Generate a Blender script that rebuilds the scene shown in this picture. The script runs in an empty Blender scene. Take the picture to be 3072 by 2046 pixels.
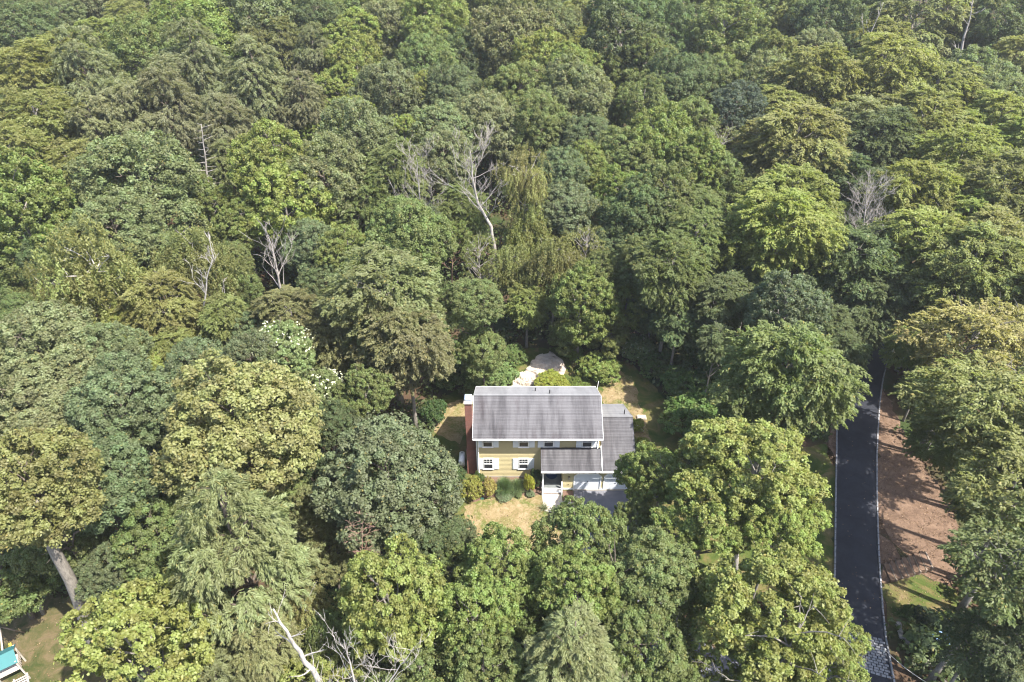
import bpy, bmesh, math, random
import numpy as np
from mathutils import Vector, Matrix
from math import radians as R, sin, cos, tan, pi

# ------------------------------------------------------------------ camera, sky, sun, exposure
SC = bpy.context.scene
COL = SC.collection
CAM_H, PITCH, F = 50.85, R(37.0), 2048.0          # metres, downward pitch, focal length in photo pixels (24 mm equivalent)
cd = bpy.data.cameras.new('camera'); cd.lens = 24.0; cd.sensor_width = 36.0; cd.clip_end = 4000
co = bpy.data.objects.new('camera', cd); COL.objects.link(co)
co.location = (0, 0, CAM_H); co.rotation_euler = (pi/2 - PITCH, 0, 0)
SC.camera = co

SUN_EL, SUN_REL = R(57), R(60)                    # elevation; azimuth away from straight behind the camera, to the right
sv = Vector((cos(SUN_EL)*sin(SUN_REL), -cos(SUN_EL)*cos(SUN_REL), sin(SUN_EL)))
W = bpy.data.worlds.new('World'); SC.world = W; W.use_nodes = True
nt = W.node_tree
sky = nt.nodes.new('ShaderNodeTexSky'); sky.sky_type = 'NISHITA'; sky.sun_disc = False
sky.sun_elevation = SUN_EL; sky.sun_rotation = math.atan2(sv.x, sv.y)
sky.dust_density = 2.0; sky.air_density = 1.0; sky.ozone_density = 1.0
nt.links.new(sky.outputs[0], nt.nodes['Background'].inputs[0])
nt.nodes['Background'].inputs[1].default_value = 0.148
sl = bpy.data.lights.new('sun', 'SUN'); sl.energy = 4.7; sl.angle = R(0.55); sl.color = (1.0, 0.95, 0.86)
so = bpy.data.objects.new('sun', sl); COL.objects.link(so)
so.location = (60, -20, 90); so.rotation_euler = sv.to_track_quat('Z', 'Y').to_euler()
SC.view_settings.view_transform = 'Standard'; SC.view_settings.look = 'None'
SC.view_settings.gamma = 1.0; SC.view_settings.exposure = 1.72
SC.render.engine = 'CYCLES'
SC.cycles.max_bounces = 5; SC.cycles.diffuse_bounces = 4; SC.cycles.glossy_bounces = 2
SC.cycles.transmission_bounces = 3; SC.cycles.transparent_max_bounces = 4
SC.cycles.caustics_reflective = False; SC.cycles.caustics_refractive = False
SC.cycles.use_denoising = True
SC.cycles.filter_width = 1.15

# ------------------------------------------------------------------ helpers
def smooth(a, b, t):
    t = min(1.0, max(0.0, (t - a)/(b - a))); return t*t*(3 - 2*t)
def gz(x, y):
    """height of the ground: level round the house, rising gently into the wood behind"""
    return 9.0*smooth(62, 190, y) + 2.0*smooth(25, 90, -x)*smooth(45, 75, y) + 0.6*smooth(36, 46, x - (y - 48)*0.4)*smooth(30, 40, y)
SA, CA = sin(PITCH), cos(PITCH)
def at(px, py, z=0.0):
    """where the line of sight through a point of the photograph (3072 x 2046) meets height z"""
    u = (px - 1536)/F; v = (py - 1023)/F
    dy = CA - v*SA; dz = -SA - v*CA
    t = (z - CAM_H)/dz
    return Vector((u*t, dy*t, z))
def atg(px, py, h=0.0):
    z = h
    for _ in range(6):
        p = at(px, py, z); z = gz(p.x, p.y) + h
    p.z = z
    return p
def depth(p): return p.y*CA + (CAM_H - p.z)*SA
def proj(p):
    d = depth(p); return 1536 + F*p.x/d, 1023 + F*((CAM_H - p.z)*CA - p.y*SA)/d

def link(o, parent=None):
    COL.objects.link(o)
    if parent is not None: o.parent = parent
    return o
def tag(o, label=None, cat=None, group=None, kind=None):
    if label: o['label'] = label
    if cat: o['category'] = cat
    if group: o['group'] = group
    if kind: o['kind'] = kind
    return o
def empty(name, loc=(0, 0, 0), rz=0, label=None, cat=None, group=None):
    o = bpy.data.objects.new(name, None); o.location = loc; o.rotation_euler[2] = rz
    o.empty_display_size = 0.3
    link(o); return tag(o, label, cat, group)
def mesh_of(name, verts, faces, mat, smooth_=False):
    me = bpy.data.meshes.new(name); me.from_pydata([tuple(v) for v in verts], [], faces); me.update()
    if mat is not None: me.materials.append(mat)
    if smooth_: me.polygons.foreach_set('use_smooth', [True]*len(me.polygons))
    return me
def obj(name, verts, faces, mat, parent=None, smooth_=False, loc=(0, 0, 0)):
    o = bpy.data.objects.new(name, mesh_of(name, verts, faces, mat, smooth_)); o.location = loc
    return link(o, parent)
def box_vf(x0, x1, y0, y1, z0, z1):
    v = [(x, y, z) for z in (z0, z1) for y in (y0, y1) for x in (x0, x1)]
    f = [(0, 2, 3, 1), (4, 5, 7, 6), (0, 1, 5, 4), (2, 6, 7, 3), (0, 4, 6, 2), (1, 3, 7, 5)]
    return v, f
def box(name, x0, x1, y0, y1, z0, z1, mat, parent=None, bevel=0.0):
    if bevel <= 0:
        v, f = box_vf(x0, x1, y0, y1, z0, z1); return obj(name, v, f, mat, parent)
    bm = bmesh.new(); v, f = box_vf(x0, x1, y0, y1, z0, z1)
    vs = [bm.verts.new(p) for p in v]
    for q in f: bm.faces.new([vs[i] for i in q])
    bmesh.ops.bevel(bm, geom=bm.edges[:], offset=bevel, segments=2, affect='EDGES')
    me = bpy.data.meshes.new(name); bm.to_mesh(me); bm.free(); me.materials.append(mat)
    return link(bpy.data.objects.new(name, me), parent)
def tube_vf(pts, radii, sides=6, V=None, Fc=None, cap=True):
    V = [] if V is None else V; Fc = [] if Fc is None else Fc
    base = len(V); n = len(pts); prev = None
    for i, p in enumerate(pts):
        p = Vector(p)
        d = (Vector(pts[min(i+1, n-1)]) - Vector(pts[max(i-1, 0)])).normalized()
        if prev is None:
            a = d.orthogonal().normalized()
        else:
            a = (prev - d*prev.dot(d)).normalized()
        prev = a; b = d.cross(a)
        for k in range(sides):
            t = 2*pi*k/sides
            V.append(tuple(p + (a*cos(t) + b*sin(t))*radii[i]))
    for i in range(n-1):
        for k in range(sides):
            k2 = (k+1) % sides
            Fc.append((base+i*sides+k, base+i*sides+k2, base+(i+1)*sides+k2, base+(i+1)*sides+k))
    if cap:
        Fc.append(tuple(base+k for k in reversed(range(sides))))
        Fc.append(tuple(base+(n-1)*sides+k for k in range(sides)))
    return V, Fc
def tube(name, pts, radii, mat, parent=None, sides=8):
    if not hasattr(radii, '__len__'): radii = [radii]*len(pts)
    v, f = tube_vf(pts, radii, sides); return obj(name, v, f, mat, parent, True)
def sheet(name, poly, z, mat, parent=None, kind='structure', jitter=0.0, seed=1, step=0.8):
    """a flat patch of ground laid at height z above the ground"""
    rnd = random.Random(seed); P = []
    n = len(poly)
    for i in range(n):
        a, b = Vector(poly[i][:2]), Vector(poly[(i+1) % n][:2]); m = max(1, int((b-a).length/step))
        for k in range(m):
            q = a.lerp(b, k/m)
            if jitter: q += Vector((rnd.uniform(-1, 1), rnd.uniform(-1, 1)))*jitter
            P.append(q)
    bm = bmesh.new(); vs = [bm.verts.new((q.x, q.y, 0)) for q in P]
    f = bm.faces.new(vs)
    bmesh.ops.triangulate(bm, faces=[f])
    for v in bm.verts: v.co.z = gz(v.co.x, v.co.y) + z
    bm.normal_update()
    if sum(q.normal.z for q in bm.faces) < 0: bmesh.ops.reverse_faces(bm, faces=bm.faces[:])
    me = bpy.data.meshes.new(name); bm.to_mesh(me); bm.free(); me.materials.append(mat)
    o = link(bpy.data.objects.new(name, me), parent)
    if kind and parent is None: o['kind'] = kind
    return o
def inside(poly, x, y):
    c = False; n = len(poly); j = n-1
    for i in range(n):
        xi, yi = poly[i][0], poly[i][1]; xj, yj = poly[j][0], poly[j][1]
        if (yi > y) != (yj > y) and x < (xj-xi)*(y-yi)/(yj-yi)+xi: c = not c
        j = i
    return c

# ------------------------------------------------------------------ materials
class N:
    """small helper for building node materials"""
    def __init__(s, name):
        s.m = bpy.data.materials.new(name); s.m.use_nodes = True
        s.t = s.m.node_tree; s.b = s.t.nodes['Principled BSDF']; s.out = s.t.nodes['Material Output']
    def new(s, kind, **kw):
        n = s.t.nodes.new(kind)
        for k, v in kw.items(): setattr(n, k, v)
        return n
    def ln(s, a, b): s.t.links.new(a, b)
    def pos(s, scale=(1, 1, 1), obj_=False):
        if obj_: src = s.new('ShaderNodeTexCoord').outputs['Object']
        else: src = s.new('ShaderNodeNewGeometry').outputs['Position']
        m = s.new('ShaderNodeMapping'); m.inputs['Scale'].default_value = scale
        s.ln(src, m.inputs['Vector']); return m.outputs[0]
    def noise(s, vec, scale, detail=4, rough=0.55, dist=0.0):
        n = s.new('ShaderNodeTexNoise'); n.inputs['Scale'].default_value = scale
        n.inputs['Detail'].default_value = detail; n.inputs['Roughness'].default_value = rough
        n.inputs['Distortion'].default_value = dist
        s.ln(vec, n.inputs['Vector']); return n.outputs[0]
    def ramp(s, fac, stops):
        r = s.new('ShaderNodeValToRGB'); e = r.color_ramp.elements
        while len(e) < len(stops): e.new(0.5)
        for i, (p, c) in enumerate(stops):
            e[i].position = p; e[i].color = (*c, 1) if len(c) == 3 else c
        s.ln(fac, r.inputs[0]); return r.outputs[0]
    def mix(s, fac, a, b, mode='MIX'):
        m = s.new('ShaderNodeMix', data_type='RGBA', blend_type=mode)
        for k, v in ((0, fac), (6, a), (7, b)):
            if isinstance(v, (int, float)): m.inputs[k].default_value = v
            elif isinstance(v, tuple): m.inputs[k].default_value = (*v, 1)
            else: s.ln(v, m.inputs[k])
        return m.outputs[2]
    def math(s, op, a, b=0.0):
        m = s.new('ShaderNodeMath', operation=op)
        for k, v in ((0, a), (1, b)):
            if isinstance(v, (int, float)): m.inputs[k].default_value = v
            else: s.ln(v, m.inputs[k])
        return m.outputs[0]
    def bump(s, h, strength=0.3, dist=0.05):
        b = s.new('ShaderNodeBump'); b.inputs['Strength'].default_value = strength; b.inputs['Distance'].default_value = dist
        s.ln(h, b.inputs['Height']); s.ln(b.outputs[0], s.b.inputs['Normal'])
    def base(s, c, rough=0.7, spec=0.3):
        if isinstance(c, tuple): s.b.inputs['Base Color'].default_value = (*c, 1)
        else: s.ln(c, s.b.inputs['Base Color'])
        s.b.inputs['Roughness'].default_value = rough; s.b.inputs['Specular IOR Level'].default_value = spec
        return s.m

def mat_plain(name, c, rough=0.6, spec=0.3, var=0.12, scale=3.0):
    n = N(name); f = n.noise(n.pos(), scale, 5)
    c2 = tuple(max(0, v*(1-var*2)) for v in c)
    return n.base(n.mix(f, c2, tuple(min(1, v*(1+var)) for v in c)), rough, spec)

def mat_leaf():
    """foliage: the tree's own colour, varied clump by clump and leaf by leaf, with light passing through"""
    n = N('leaf_blade')
    oi = n.new('ShaderNodeObjectInfo')
    a = n.new('ShaderNodeAttribute', attribute_name='tone'); b = n.new('ShaderNodeAttribute', attribute_name='clump')
    hsv = n.new('ShaderNodeHueSaturation')
    n.ln(oi.outputs['Color'], hsv.inputs['Color'])
    val = n.math('ADD', n.math('MULTIPLY', a.outputs['Fac'], 0.55), n.math('MULTIPLY', b.outputs['Fac'], 0.45))
    n.ln(n.math('ADD', val, 0.52), hsv.inputs['Value'])
    n.ln(n.math('ADD', n.math('MULTIPLY', b.outputs['Fac'], 0.035), 0.482), hsv.inputs['Hue'])
    n.ln(n.math('ADD', n.math('MULTIPLY', a.outputs['Fac'], -0.25), 1.1), hsv.inputs['Saturation'])
    # a few turning leaves
    turn = n.math('GREATER_THAN', a.outputs['Fac'], 0.985)
    c = n.mix(n.math('MULTIPLY', turn, 0.55), hsv.outputs[0], (0.30, 0.22, 0.05))
    n.base(c, 0.55, 0.28)
    tr = n.new('ShaderNodeBsdfTranslucent')
    n.ln(n.mix(1.0, c, (1.25, 1.3, 0.7), 'MULTIPLY'), tr.inputs['Color'])
    ms = n.new('ShaderNodeMixShader'); ms.inputs[0].default_value = 0.46
    n.ln(n.b.outputs[0], ms.inputs[1]); n.ln(tr.outputs[0], ms.inputs[2]); n.ln(ms.outputs[0], n.out.inputs[0])
    return n.m
def mat_bark(name, c1, c2, sc=6.0):
    n = N(name); p = n.pos((sc, sc, sc*0.25), True); f = n.noise(p, 1.5, 6, 0.65)
    n.bump(f, 0.5, 0.04)
    return n.base(n.ramp(f, [(0.3, c1), (0.7, c2)]), 0.85, 0.15)

M = {}
M['leaf'] = mat_leaf()
M['bark'] = mat_bark('bark_grey_brown', (0.06, 0.045, 0.035), (0.17, 0.14, 0.115))
M['bark_pale'] = mat_bark('bark_pale', (0.10, 0.09, 0.078), (0.25, 0.225, 0.195))
M['bark_dead'] = mat_bark('bark_bleached', (0.15, 0.13, 0.115), (0.36, 0.33, 0.30))
M['bark_white'] = mat_bark('bark_white', (0.19, 0.17, 0.15), (0.42, 0.39, 0.355))
M['bark_red'] = mat_bark('bark_reddish', (0.16, 0.09, 0.065), (0.34, 0.23, 0.18))

def mat_forest_floor():
    n = N('forest_floor'); p = n.pos(); f = n.noise(p, 0.22, 6, 0.6); g = n.noise(p, 5.0, 5, 0.7)
    c = n.mix(n.ramp(f, [(0.42, (0, 0, 0)), (0.6, (1, 1, 1))]), (0.085, 0.055, 0.035), (0.04, 0.06, 0.02))
    c = n.mix(g, n.mix(1.0, c, (0.55, 0.55, 0.55), 'MULTIPLY'), c)
    n.bump(g, 0.6, 0.1); return n.base(c, 0.95, 0.1)
def mat_dry_lawn():
    n = N('dry_lawn'); p = n.pos(); f = n.noise(p, 0.55, 6, 0.65, 0.6); g = n.noise(p, 7.0, 6, 0.75); h = n.noise(p, 2.2, 4, 0.7, 1.2)
    c = n.ramp(f, [(0.36, (0.085, 0.115, 0.028)), (0.47, (0.15, 0.13, 0.05)), (0.56, (0.215, 0.16, 0.085)), (0.72, (0.285, 0.215, 0.125))])
    c = n.mix(n.ramp(h, [(0.45, (0, 0, 0)), (0.75, (1, 1, 1))]), c, (0.34, 0.26, 0.17))
    c = n.mix(g, n.mix(1.0, c, (0.55, 0.58, 0.5), 'MULTIPLY'), c)
    n.bump(g, 0.8, 0.06); return n.base(c, 0.95, 0.1)
def mat_green_lawn():
    n = N('green_lawn'); p = n.pos(); f = n.noise(p, 0.5, 6, 0.65, 0.8); g = n.noise(p, 8.0, 6, 0.75)
    c = n.ramp(f, [(0.33, (0.045, 0.07, 0.016)), (0.47, (0.075, 0.095, 0.025)), (0.58, (0.13, 0.11, 0.045)), (0.72, (0.20, 0.145, 0.08))])
    c = n.mix(g, n.mix(1.0, c, (0.5, 0.55, 0.45), 'MULTIPLY'), c)
    n.bump(g, 0.8, 0.06); return n.base(c, 0.95, 0.1)
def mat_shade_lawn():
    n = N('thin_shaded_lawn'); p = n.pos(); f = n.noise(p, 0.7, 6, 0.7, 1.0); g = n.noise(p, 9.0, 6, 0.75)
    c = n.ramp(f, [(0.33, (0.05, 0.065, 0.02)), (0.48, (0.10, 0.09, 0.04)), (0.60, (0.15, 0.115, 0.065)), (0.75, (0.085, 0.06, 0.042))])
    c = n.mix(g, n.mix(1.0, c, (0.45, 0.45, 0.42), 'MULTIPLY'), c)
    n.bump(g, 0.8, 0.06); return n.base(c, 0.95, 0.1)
def mat_litter():
    n = N('leaf_litter'); p = n.pos(); f = n.noise(p, 1.1, 5, 0.7); g = n.noise(p, 9.0, 5, 0.8)
    c = n.ramp(f, [(0.3, (0.13, 0.085, 0.06)), (0.6, (0.23, 0.155, 0.11)), (0.8, (0.32, 0.225, 0.165))])
    c = n.mix(g, n.mix(1.0, c, (0.42, 0.4, 0.38), 'MULTIPLY'), c)
    n.bump(g, 0.9, 0.1); return n.base(c, 0.95, 0.1)
def mat_asphalt(name, a, b):
    n = N(name); p = n.pos(); f = n.ramp(n.noise(p, 0.55, 6, 0.7, 0.8), [(0.35, (0, 0, 0)), (0.68, (1, 1, 1))]); g = n.noise(p, 14.0, 3, 0.8)
    c = n.mix(f, a, b); c = n.mix(n.math('MULTIPLY', g, 0.35), c, tuple(v*0.4 for v in a))
    n.bump(g, 0.25, 0.01); return n.base(c, 0.85, 0.25)
def mat_roof(name, dark, light, stain, streak=1.0):
    n = N(name)
    s1 = n.noise(n.pos((0.75, 0.10, 0.10)), 1.0, 5, 0.6, 0.5); s2 = n.noise(n.pos((2.6, 0.35, 0.35)), 1.0, 5, 0.65)
    fine = n.noise(n.pos((7, 12, 12)), 1.5, 3, 0.7)
    f = n.math('ADD', n.math('MULTIPLY', s1, 0.65), n.math('MULTIPLY', s2, 0.35))
    c = n.ramp(f, [(0.36, dark), (0.56, light), (0.7, tuple(min(1, v*1.12) for v in light))])
    s3 = n.noise(n.pos((0.9, 0.22, 0.22)), 1.3, 4, 0.6)
    c = n.mix(n.math('MULTIPLY', n.ramp(s3, [(0.55, (0, 0, 0)), (0.75, (1, 1, 1))]), 0.6*streak), c, stain)
    c = n.mix(n.math('MULTIPLY', fine, 0.4), c, tuple(v*0.62 for v in dark))
    oi = n.new('ShaderNodeObjectInfo')
    v = n.new('ShaderNodeHueSaturation'); n.ln(c, v.inputs['Color'])
    n.ln(n.math('ADD', n.math('MULTIPLY', oi.outputs['Random'], 0.22), 0.89), v.inputs['Value'])
    n.bump(fine, 0.4, 0.02)
    return n.base(v.outputs[0], 0.9, 0.15)
def mat_brick():
    n = N('chimney_brick'); br = n.new('ShaderNodeTexBrick')
    br.inputs['Color1'].default_value = (0.24, 0.075, 0.05, 1); br.inputs['Color2'].default_value = (0.16, 0.06, 0.045, 1)
    br.inputs['Mortar'].default_value = (0.28, 0.22, 0.19, 1); br.inputs['Scale'].default_value = 1.0
    br.inputs['Brick Width'].default_value = 0.21; br.inputs['Row Height'].default_value = 0.072; br.inputs['Mortar Size'].default_value = 0.006
    tc = n.new('ShaderNodeNewGeometry'); sp = n.new('ShaderNodeSeparateXYZ'); cb = n.new('ShaderNodeCombineXYZ')
    n.ln(tc.outputs['Position'], sp.inputs[0]); n.ln(n.math('ADD', sp.outputs[0], sp.outputs[1]), cb.inputs[0]); n.ln(sp.outputs[2], cb.inputs[1])
    n.ln(cb.outputs[0], br.inputs['Vector'])
    f = n.noise(n.pos(), 1.7, 5)
    return n.base(n.mix(n.math('MULTIPLY', f, 0.6), br.outputs[0], (0.10, 0.055, 0.045)), 0.9, 0.15)
def mat_rock():
    n = N('pale_ledge_rock'); p = n.pos(); f = n.noise(p, 0.9, 7, 0.65, 0.4); g = n.noise(p, 6, 6, 0.7)
    c = n.ramp(f, [(0.36, (0.10, 0.08, 0.06)), (0.43, (0.36, 0.31, 0.26)), (0.7, (0.50, 0.44, 0.375))])
    n.bump(g, 0.7, 0.1); return n.base(n.mix(n.math('MULTIPLY', g, 0.35), c, (0.22, 0.17, 0.12)), 0.9, 0.2)
def mat_glass(name, c):
    n = N(name); n.b.inputs['Metallic'].default_value = 0.0
    return n.base(c, 0.12, 0.35)

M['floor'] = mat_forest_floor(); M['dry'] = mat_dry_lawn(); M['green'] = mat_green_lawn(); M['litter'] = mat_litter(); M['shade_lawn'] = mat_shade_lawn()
M['lane'] = mat_asphalt('lane_asphalt', (0.016, 0.018, 0.025), (0.032, 0.034, 0.044))
M['drive'] = mat_asphalt('drive_asphalt', (0.12, 0.12, 0.135), (0.165, 0.165, 0.185))
M['roof'] = mat_roof('weathered_shingle', (0.040, 0.038, 0.042), (0.118, 0.115, 0.122), (0.048, 0.037, 0.041))
M['roof_rear'] = mat_roof('clean_shingle', (0.14, 0.14, 0.145), (0.195, 0.195, 0.20), (0.14, 0.135, 0.145), 0.5)
M['yellow'] = mat_plain('yellow_siding', (0.42, 0.36, 0.205), 0.6, 0.3, 0.05)
M['white'] = mat_plain('white_paint', (0.76, 0.76, 0.75), 0.5, 0.4, 0.04)
M['shutter'] = mat_plain('pale_shutter', (0.66, 0.70, 0.74), 0.5, 0.4, 0.04)
M['door_white'] = mat_plain('garage_door_paint', (0.62, 0.64, 0.68), 0.5, 0.4, 0.04)
M['glass'] = mat_glass('window_glass', (0.03, 0.032, 0.035))
M['curtain'] = mat_plain('curtain', (0.45, 0.42, 0.36))
M['brick'] = mat_brick(); M['rock'] = mat_rock()
M['concrete'] = mat_plain('pale_concrete', (0.40, 0.36, 0.31), 0.85, 0.2, 0.12, 2.0)
M['mulch'] = mat_plain('brown_mulch', (0.15, 0.095, 0.07), 0.95, 0.1, 0.35, 12.0)
M['porch'] = mat_plain('porch_slate', (0.13, 0.14, 0.14), 0.7, 0.3, 0.25, 2.5)
M['mat_blue'] = mat_plain('blue_mat', (0.02, 0.035, 0.085), 0.9, 0.1)
M['metal_dark'] = mat_plain('dark_metal', (0.02, 0.02, 0.022), 0.5, 0.5)
M['metal'] = mat_plain('flue_metal', (0.30, 0.38, 0.48), 0.35, 0.6)
M['bronze'] = mat_plain('lantern_bronze', (0.10, 0.075, 0.04), 0.4, 0.5)
M['stone'] = mat_plain('granite_block', (0.25, 0.25, 0.26), 0.85, 0.2, 0.3, 5.0)
M['stone_wall'] = mat_plain('field_stone', (0.26, 0.24, 0.22), 0.9, 0.15, 0.3, 5.0)
M['timber'] = mat_plain('weathered_timber', (0.24, 0.19, 0.15), 0.9, 0.15, 0.25, 5.0)
M['timber_grey'] = mat_plain('grey_timber', (0.42, 0.37, 0.32), 0.9, 0.15, 0.2, 5.0)
M['teal'] = mat_plain('teal_canvas', (0.028, 0.12, 0.125), 0.6, 0.3, 0.08, 1.0)
M['plastic_yellow'] = mat_plain('yellow_plastic', (0.45, 0.36, 0.06), 0.4, 0.5)
M['green_plastic'] = mat_plain('green_plastic', (0.08, 0.24, 0.18), 0.5, 0.4)
M['cable'] = mat_plain('pale_cable', (0.55, 0.53, 0.5), 0.5, 0.4)
# ------------------------------------------------------------------ the ground
def build_ground():
    xs = sorted(set(list(np.linspace(-900, -130, 8)) + list(np.linspace(-120, 120, 61)) + list(np.linspace(130, 900, 8))))
    ys = sorted(set(list(np.linspace(-300, -10, 6)) + list(np.linspace(0, 220, 56)) + list(np.linspace(240, 1800, 10))))
    V = [(x, y, gz(x, y) - 0.03) for y in ys for x in xs]; nx = len(xs)
    Fc = [(j*nx+i, j*nx+i+1, (j+1)*nx+i+1, (j+1)*nx+i) for j in range(len(ys)-1) for i in range(nx-1)]
    o = obj('ground', V, Fc, M['floor'], None, True); o['kind'] = 'structure'
build_ground()
def P(*pts): return [at(x, y, 0)[:2] for x, y in pts]
YARD = P((1290, 1330), (1310, 1200), (1400, 1150), (1500, 1110), (1560, 1050), (1720, 1040), (1880, 1085), (1960, 1150), (2060, 1290), (2060, 1390),
         (2470, 1330), (2508, 1370), (2500, 1760), (2300, 1800), (2100, 1830), (1900, 1800), (1640, 1790), (1450, 1680), (1370, 1540), (1290, 1430))
sheet('lawn', YARD, 0.0, M['green'], jitter=0.25, seed=3)
FRONT_LAWN = P((1395, 1515), (1480, 1490), (1630, 1485), (1645, 1540), (1740, 1600), (1720, 1700), (1640, 1740), (1500, 1690), (1400, 1600))
sheet('dry_lawn', FRONT_LAWN, 0.012, M['dry'], jitter=0.18, seed=4, step=0.5)
SIDE_LAWN = P((1800, 1190), (1830, 1130), (1850, 1100), (1900, 1140), (1935, 1260), (1960, 1330), (1910, 1320), (1885, 1240), (1820, 1235))
sheet('side_lawn', SIDE_LAWN, 0.012, M['dry'], jitter=0.25, seed=5, step=0.5)
LEFT_LAWN = P((1300, 1300), (1320, 1215), (1400, 1195), (1405, 1290), (1380, 1330))
sheet('left_lawn', LEFT_LAWN, 0.012, M['dry'], jitter=0.2, seed=6, step=0.5)
MULCH = P((1395, 1480), (1418, 1432), (1640, 1428), (1640, 1482), (1560, 1488), (1480, 1490), (1420, 1508))
sheet('mulch_bed', MULCH, 0.024, M['mulch'], jitter=0.08, seed=7, step=0.4)
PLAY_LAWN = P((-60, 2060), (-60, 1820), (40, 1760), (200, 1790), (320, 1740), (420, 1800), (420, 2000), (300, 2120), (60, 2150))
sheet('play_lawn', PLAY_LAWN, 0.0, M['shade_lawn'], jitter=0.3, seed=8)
LITTER = P((2640, 1150), (2665, 1190), (2700, 1280), (2770, 1400), (2830, 1510), (2890, 1630), (2905, 1720), (2850, 1760), (2760, 1725), (2645, 1750), (2632, 1600), (2628, 1400), (2632, 1230))
LITTER_W = P((2480, 1360), (2505, 1180), (2530, 1130), (2516, 1209), (2512, 1380), (2500, 1400))
sheet('leaf_litter_bank', LITTER, 0.0, M['litter'], jitter=0.25, seed=9)
sheet('leaf_litter_verge', LITTER_W, 0.0, M['litter'], jitter=0.08, seed=10, step=0.5)
BANK_LAWN = P((2645, 1755), (2760, 1728), (2860, 1765), (2880, 1850), (2800, 1900), (2700, 1900), (2660, 1860))
sheet('bank_lawn', BANK_LAWN, 0.012, M['green'], jitter=0.25, seed=11)
FRONT_WOOD_FLOOR = P((1900, 1800), (2120, 1830), (2150, 1960), (2050, 2060), (1900, 2046))
sheet('leaf_litter_clearing', FRONT_WOOD_FLOOR, 0.008, M['litter'], jitter=0.35, seed=12)

# lane, drive, walk
LE = [(2590, 1030), (2553, 1088), (2530, 1140), (2516, 1209), (2513, 1280), (2512, 1367), (2510, 1460), (2509, 1558), (2508, 1650), (2507, 1736), (2504, 1830), (2498, 1920), (2490, 2046), (2478, 2220)]
RE = [(2690, 1030), (2658, 1088), (2645, 1140), (2636, 1209), (2631, 1280), (2627, 1367), (2627, 1460), (2629, 1558), (2632, 1650), (2637, 1736), (2644, 1830), (2654, 1920), (2678, 2046), (2716, 2220)]
LEW = [at(*q) for q in LE]; REW = [at(*q) for q in RE]
V = []; Fc = []
for a, b in zip(LEW, REW):
    for k in range(5):
        q = a.lerp(b, k/4); V.append((q.x, q.y, gz(q.x, q.y) + 0.045 + 0.05*(1-abs(k-2)/2)))
for i in range(len(LEW)-1):
    for k in range(4): Fc.append((i*5+k, (i+1)*5+k, (i+1)*5+k+1, i*5+k+1))
Fc = [tuple(reversed(f)) for f in Fc]
lane = obj('lane', V, Fc, M['lane'], None, True); lane['kind'] = 'structure'
DRIVE = [(5.9, 43.62), (11.4, 43.62), (12.2, 38), (13.0, 31), (16, 27.5), (22, 26.5), at(2500, 2010).xy[:], at(2492, 2190).xy[:], (14, 21.5), (8.5, 24.5), (6.2, 31), (5.75, 38.5)]
sheet('driveway', DRIVE, 0.04, M['drive'], step=0.8)
WALK = [(2.85, 43.18), (4.75, 43.18), (4.75, 42.35), (5.85, 42.2), (5.8, 40.6), (4.6, 40.75), (2.95, 41.2)]
wk = sheet('walkway', WALK, 0.05, M['concrete'])
sheet('entry_bed', [(4.85, 43.62), (5.84, 43.62), (5.84, 42.25), (4.85, 42.4)], 0.03, M['mulch'])

# granite blocks set along both edges of the lane, and the block apron across it
rnd = random.Random(5)
def stone_mesh(name, sx, sy, sz, seed):
    r = random.Random(seed); bm = bmesh.new(); v, f = box_vf(-sx/2, sx/2, -sy/2, sy/2, -sz, 0)
    vs = [bm.verts.new((p[0]*r.uniform(.9, 1.0), p[1]*r.uniform(.9, 1.0), p[2]+(r.uniform(-.008, .008) if p[2] == 0 else 0))) for p in v]
    for q in f: bm.faces.new([vs[i] for i in q])
    bmesh.ops.bevel(bm, geom=[e for e in bm.edges if all(abs(w.co.z) < .05 for w in e.verts)], offset=0.015, segments=1, affect='EDGES')
    me = bpy.data.meshes.new(name); bm.to_mesh(me); bm.free(); me.materials.append(M['stone']); return me
CURB = [stone_mesh('curb_stone', 0.14, 0.62, 0.16, k) for k in range(5)]
def along(pts, step):
    out = []; acc = 0.0
    for a, b in zip(pts[:-1], pts[1:]):
        d = (b-a); L = d.length; t = -acc
        while t + step <= L:
            t += step
            out.append((a + d*(t/L), math.atan2(d.y, d.x)))
        acc = L - t
    return out
for pts, sgn in ((LEW, -1), (REW, 1)):
    for q, a in along(pts, 0.66):
        o = bpy.data.objects.new('curb_stone', CURB[rnd.randrange(5)]); link(o, lane)
        nx, ny = -sin(a)*sgn*0.09, cos(a)*sgn*0.09
        o.location = (q.x+nx, q.y+ny, gz(q.x, q.y)+0.13+rnd.uniform(-.012, .012)); o.rotation_euler = (rnd.uniform(-.03, .03), rnd.uniform(-.03, .03), a - pi/2 + rnd.uniform(-.04, .04))
PAV = [stone_mesh('paver', 0.34, 0.205, 0.12, 40+k) for k in range(8)]
A0, A1 = at(2498, 1888), at(2652, 1919)      # far edge of the block apron
B0, B1 = at(2484, 1985), at(2674, 2040)      # near edge
rows = 14
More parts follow.
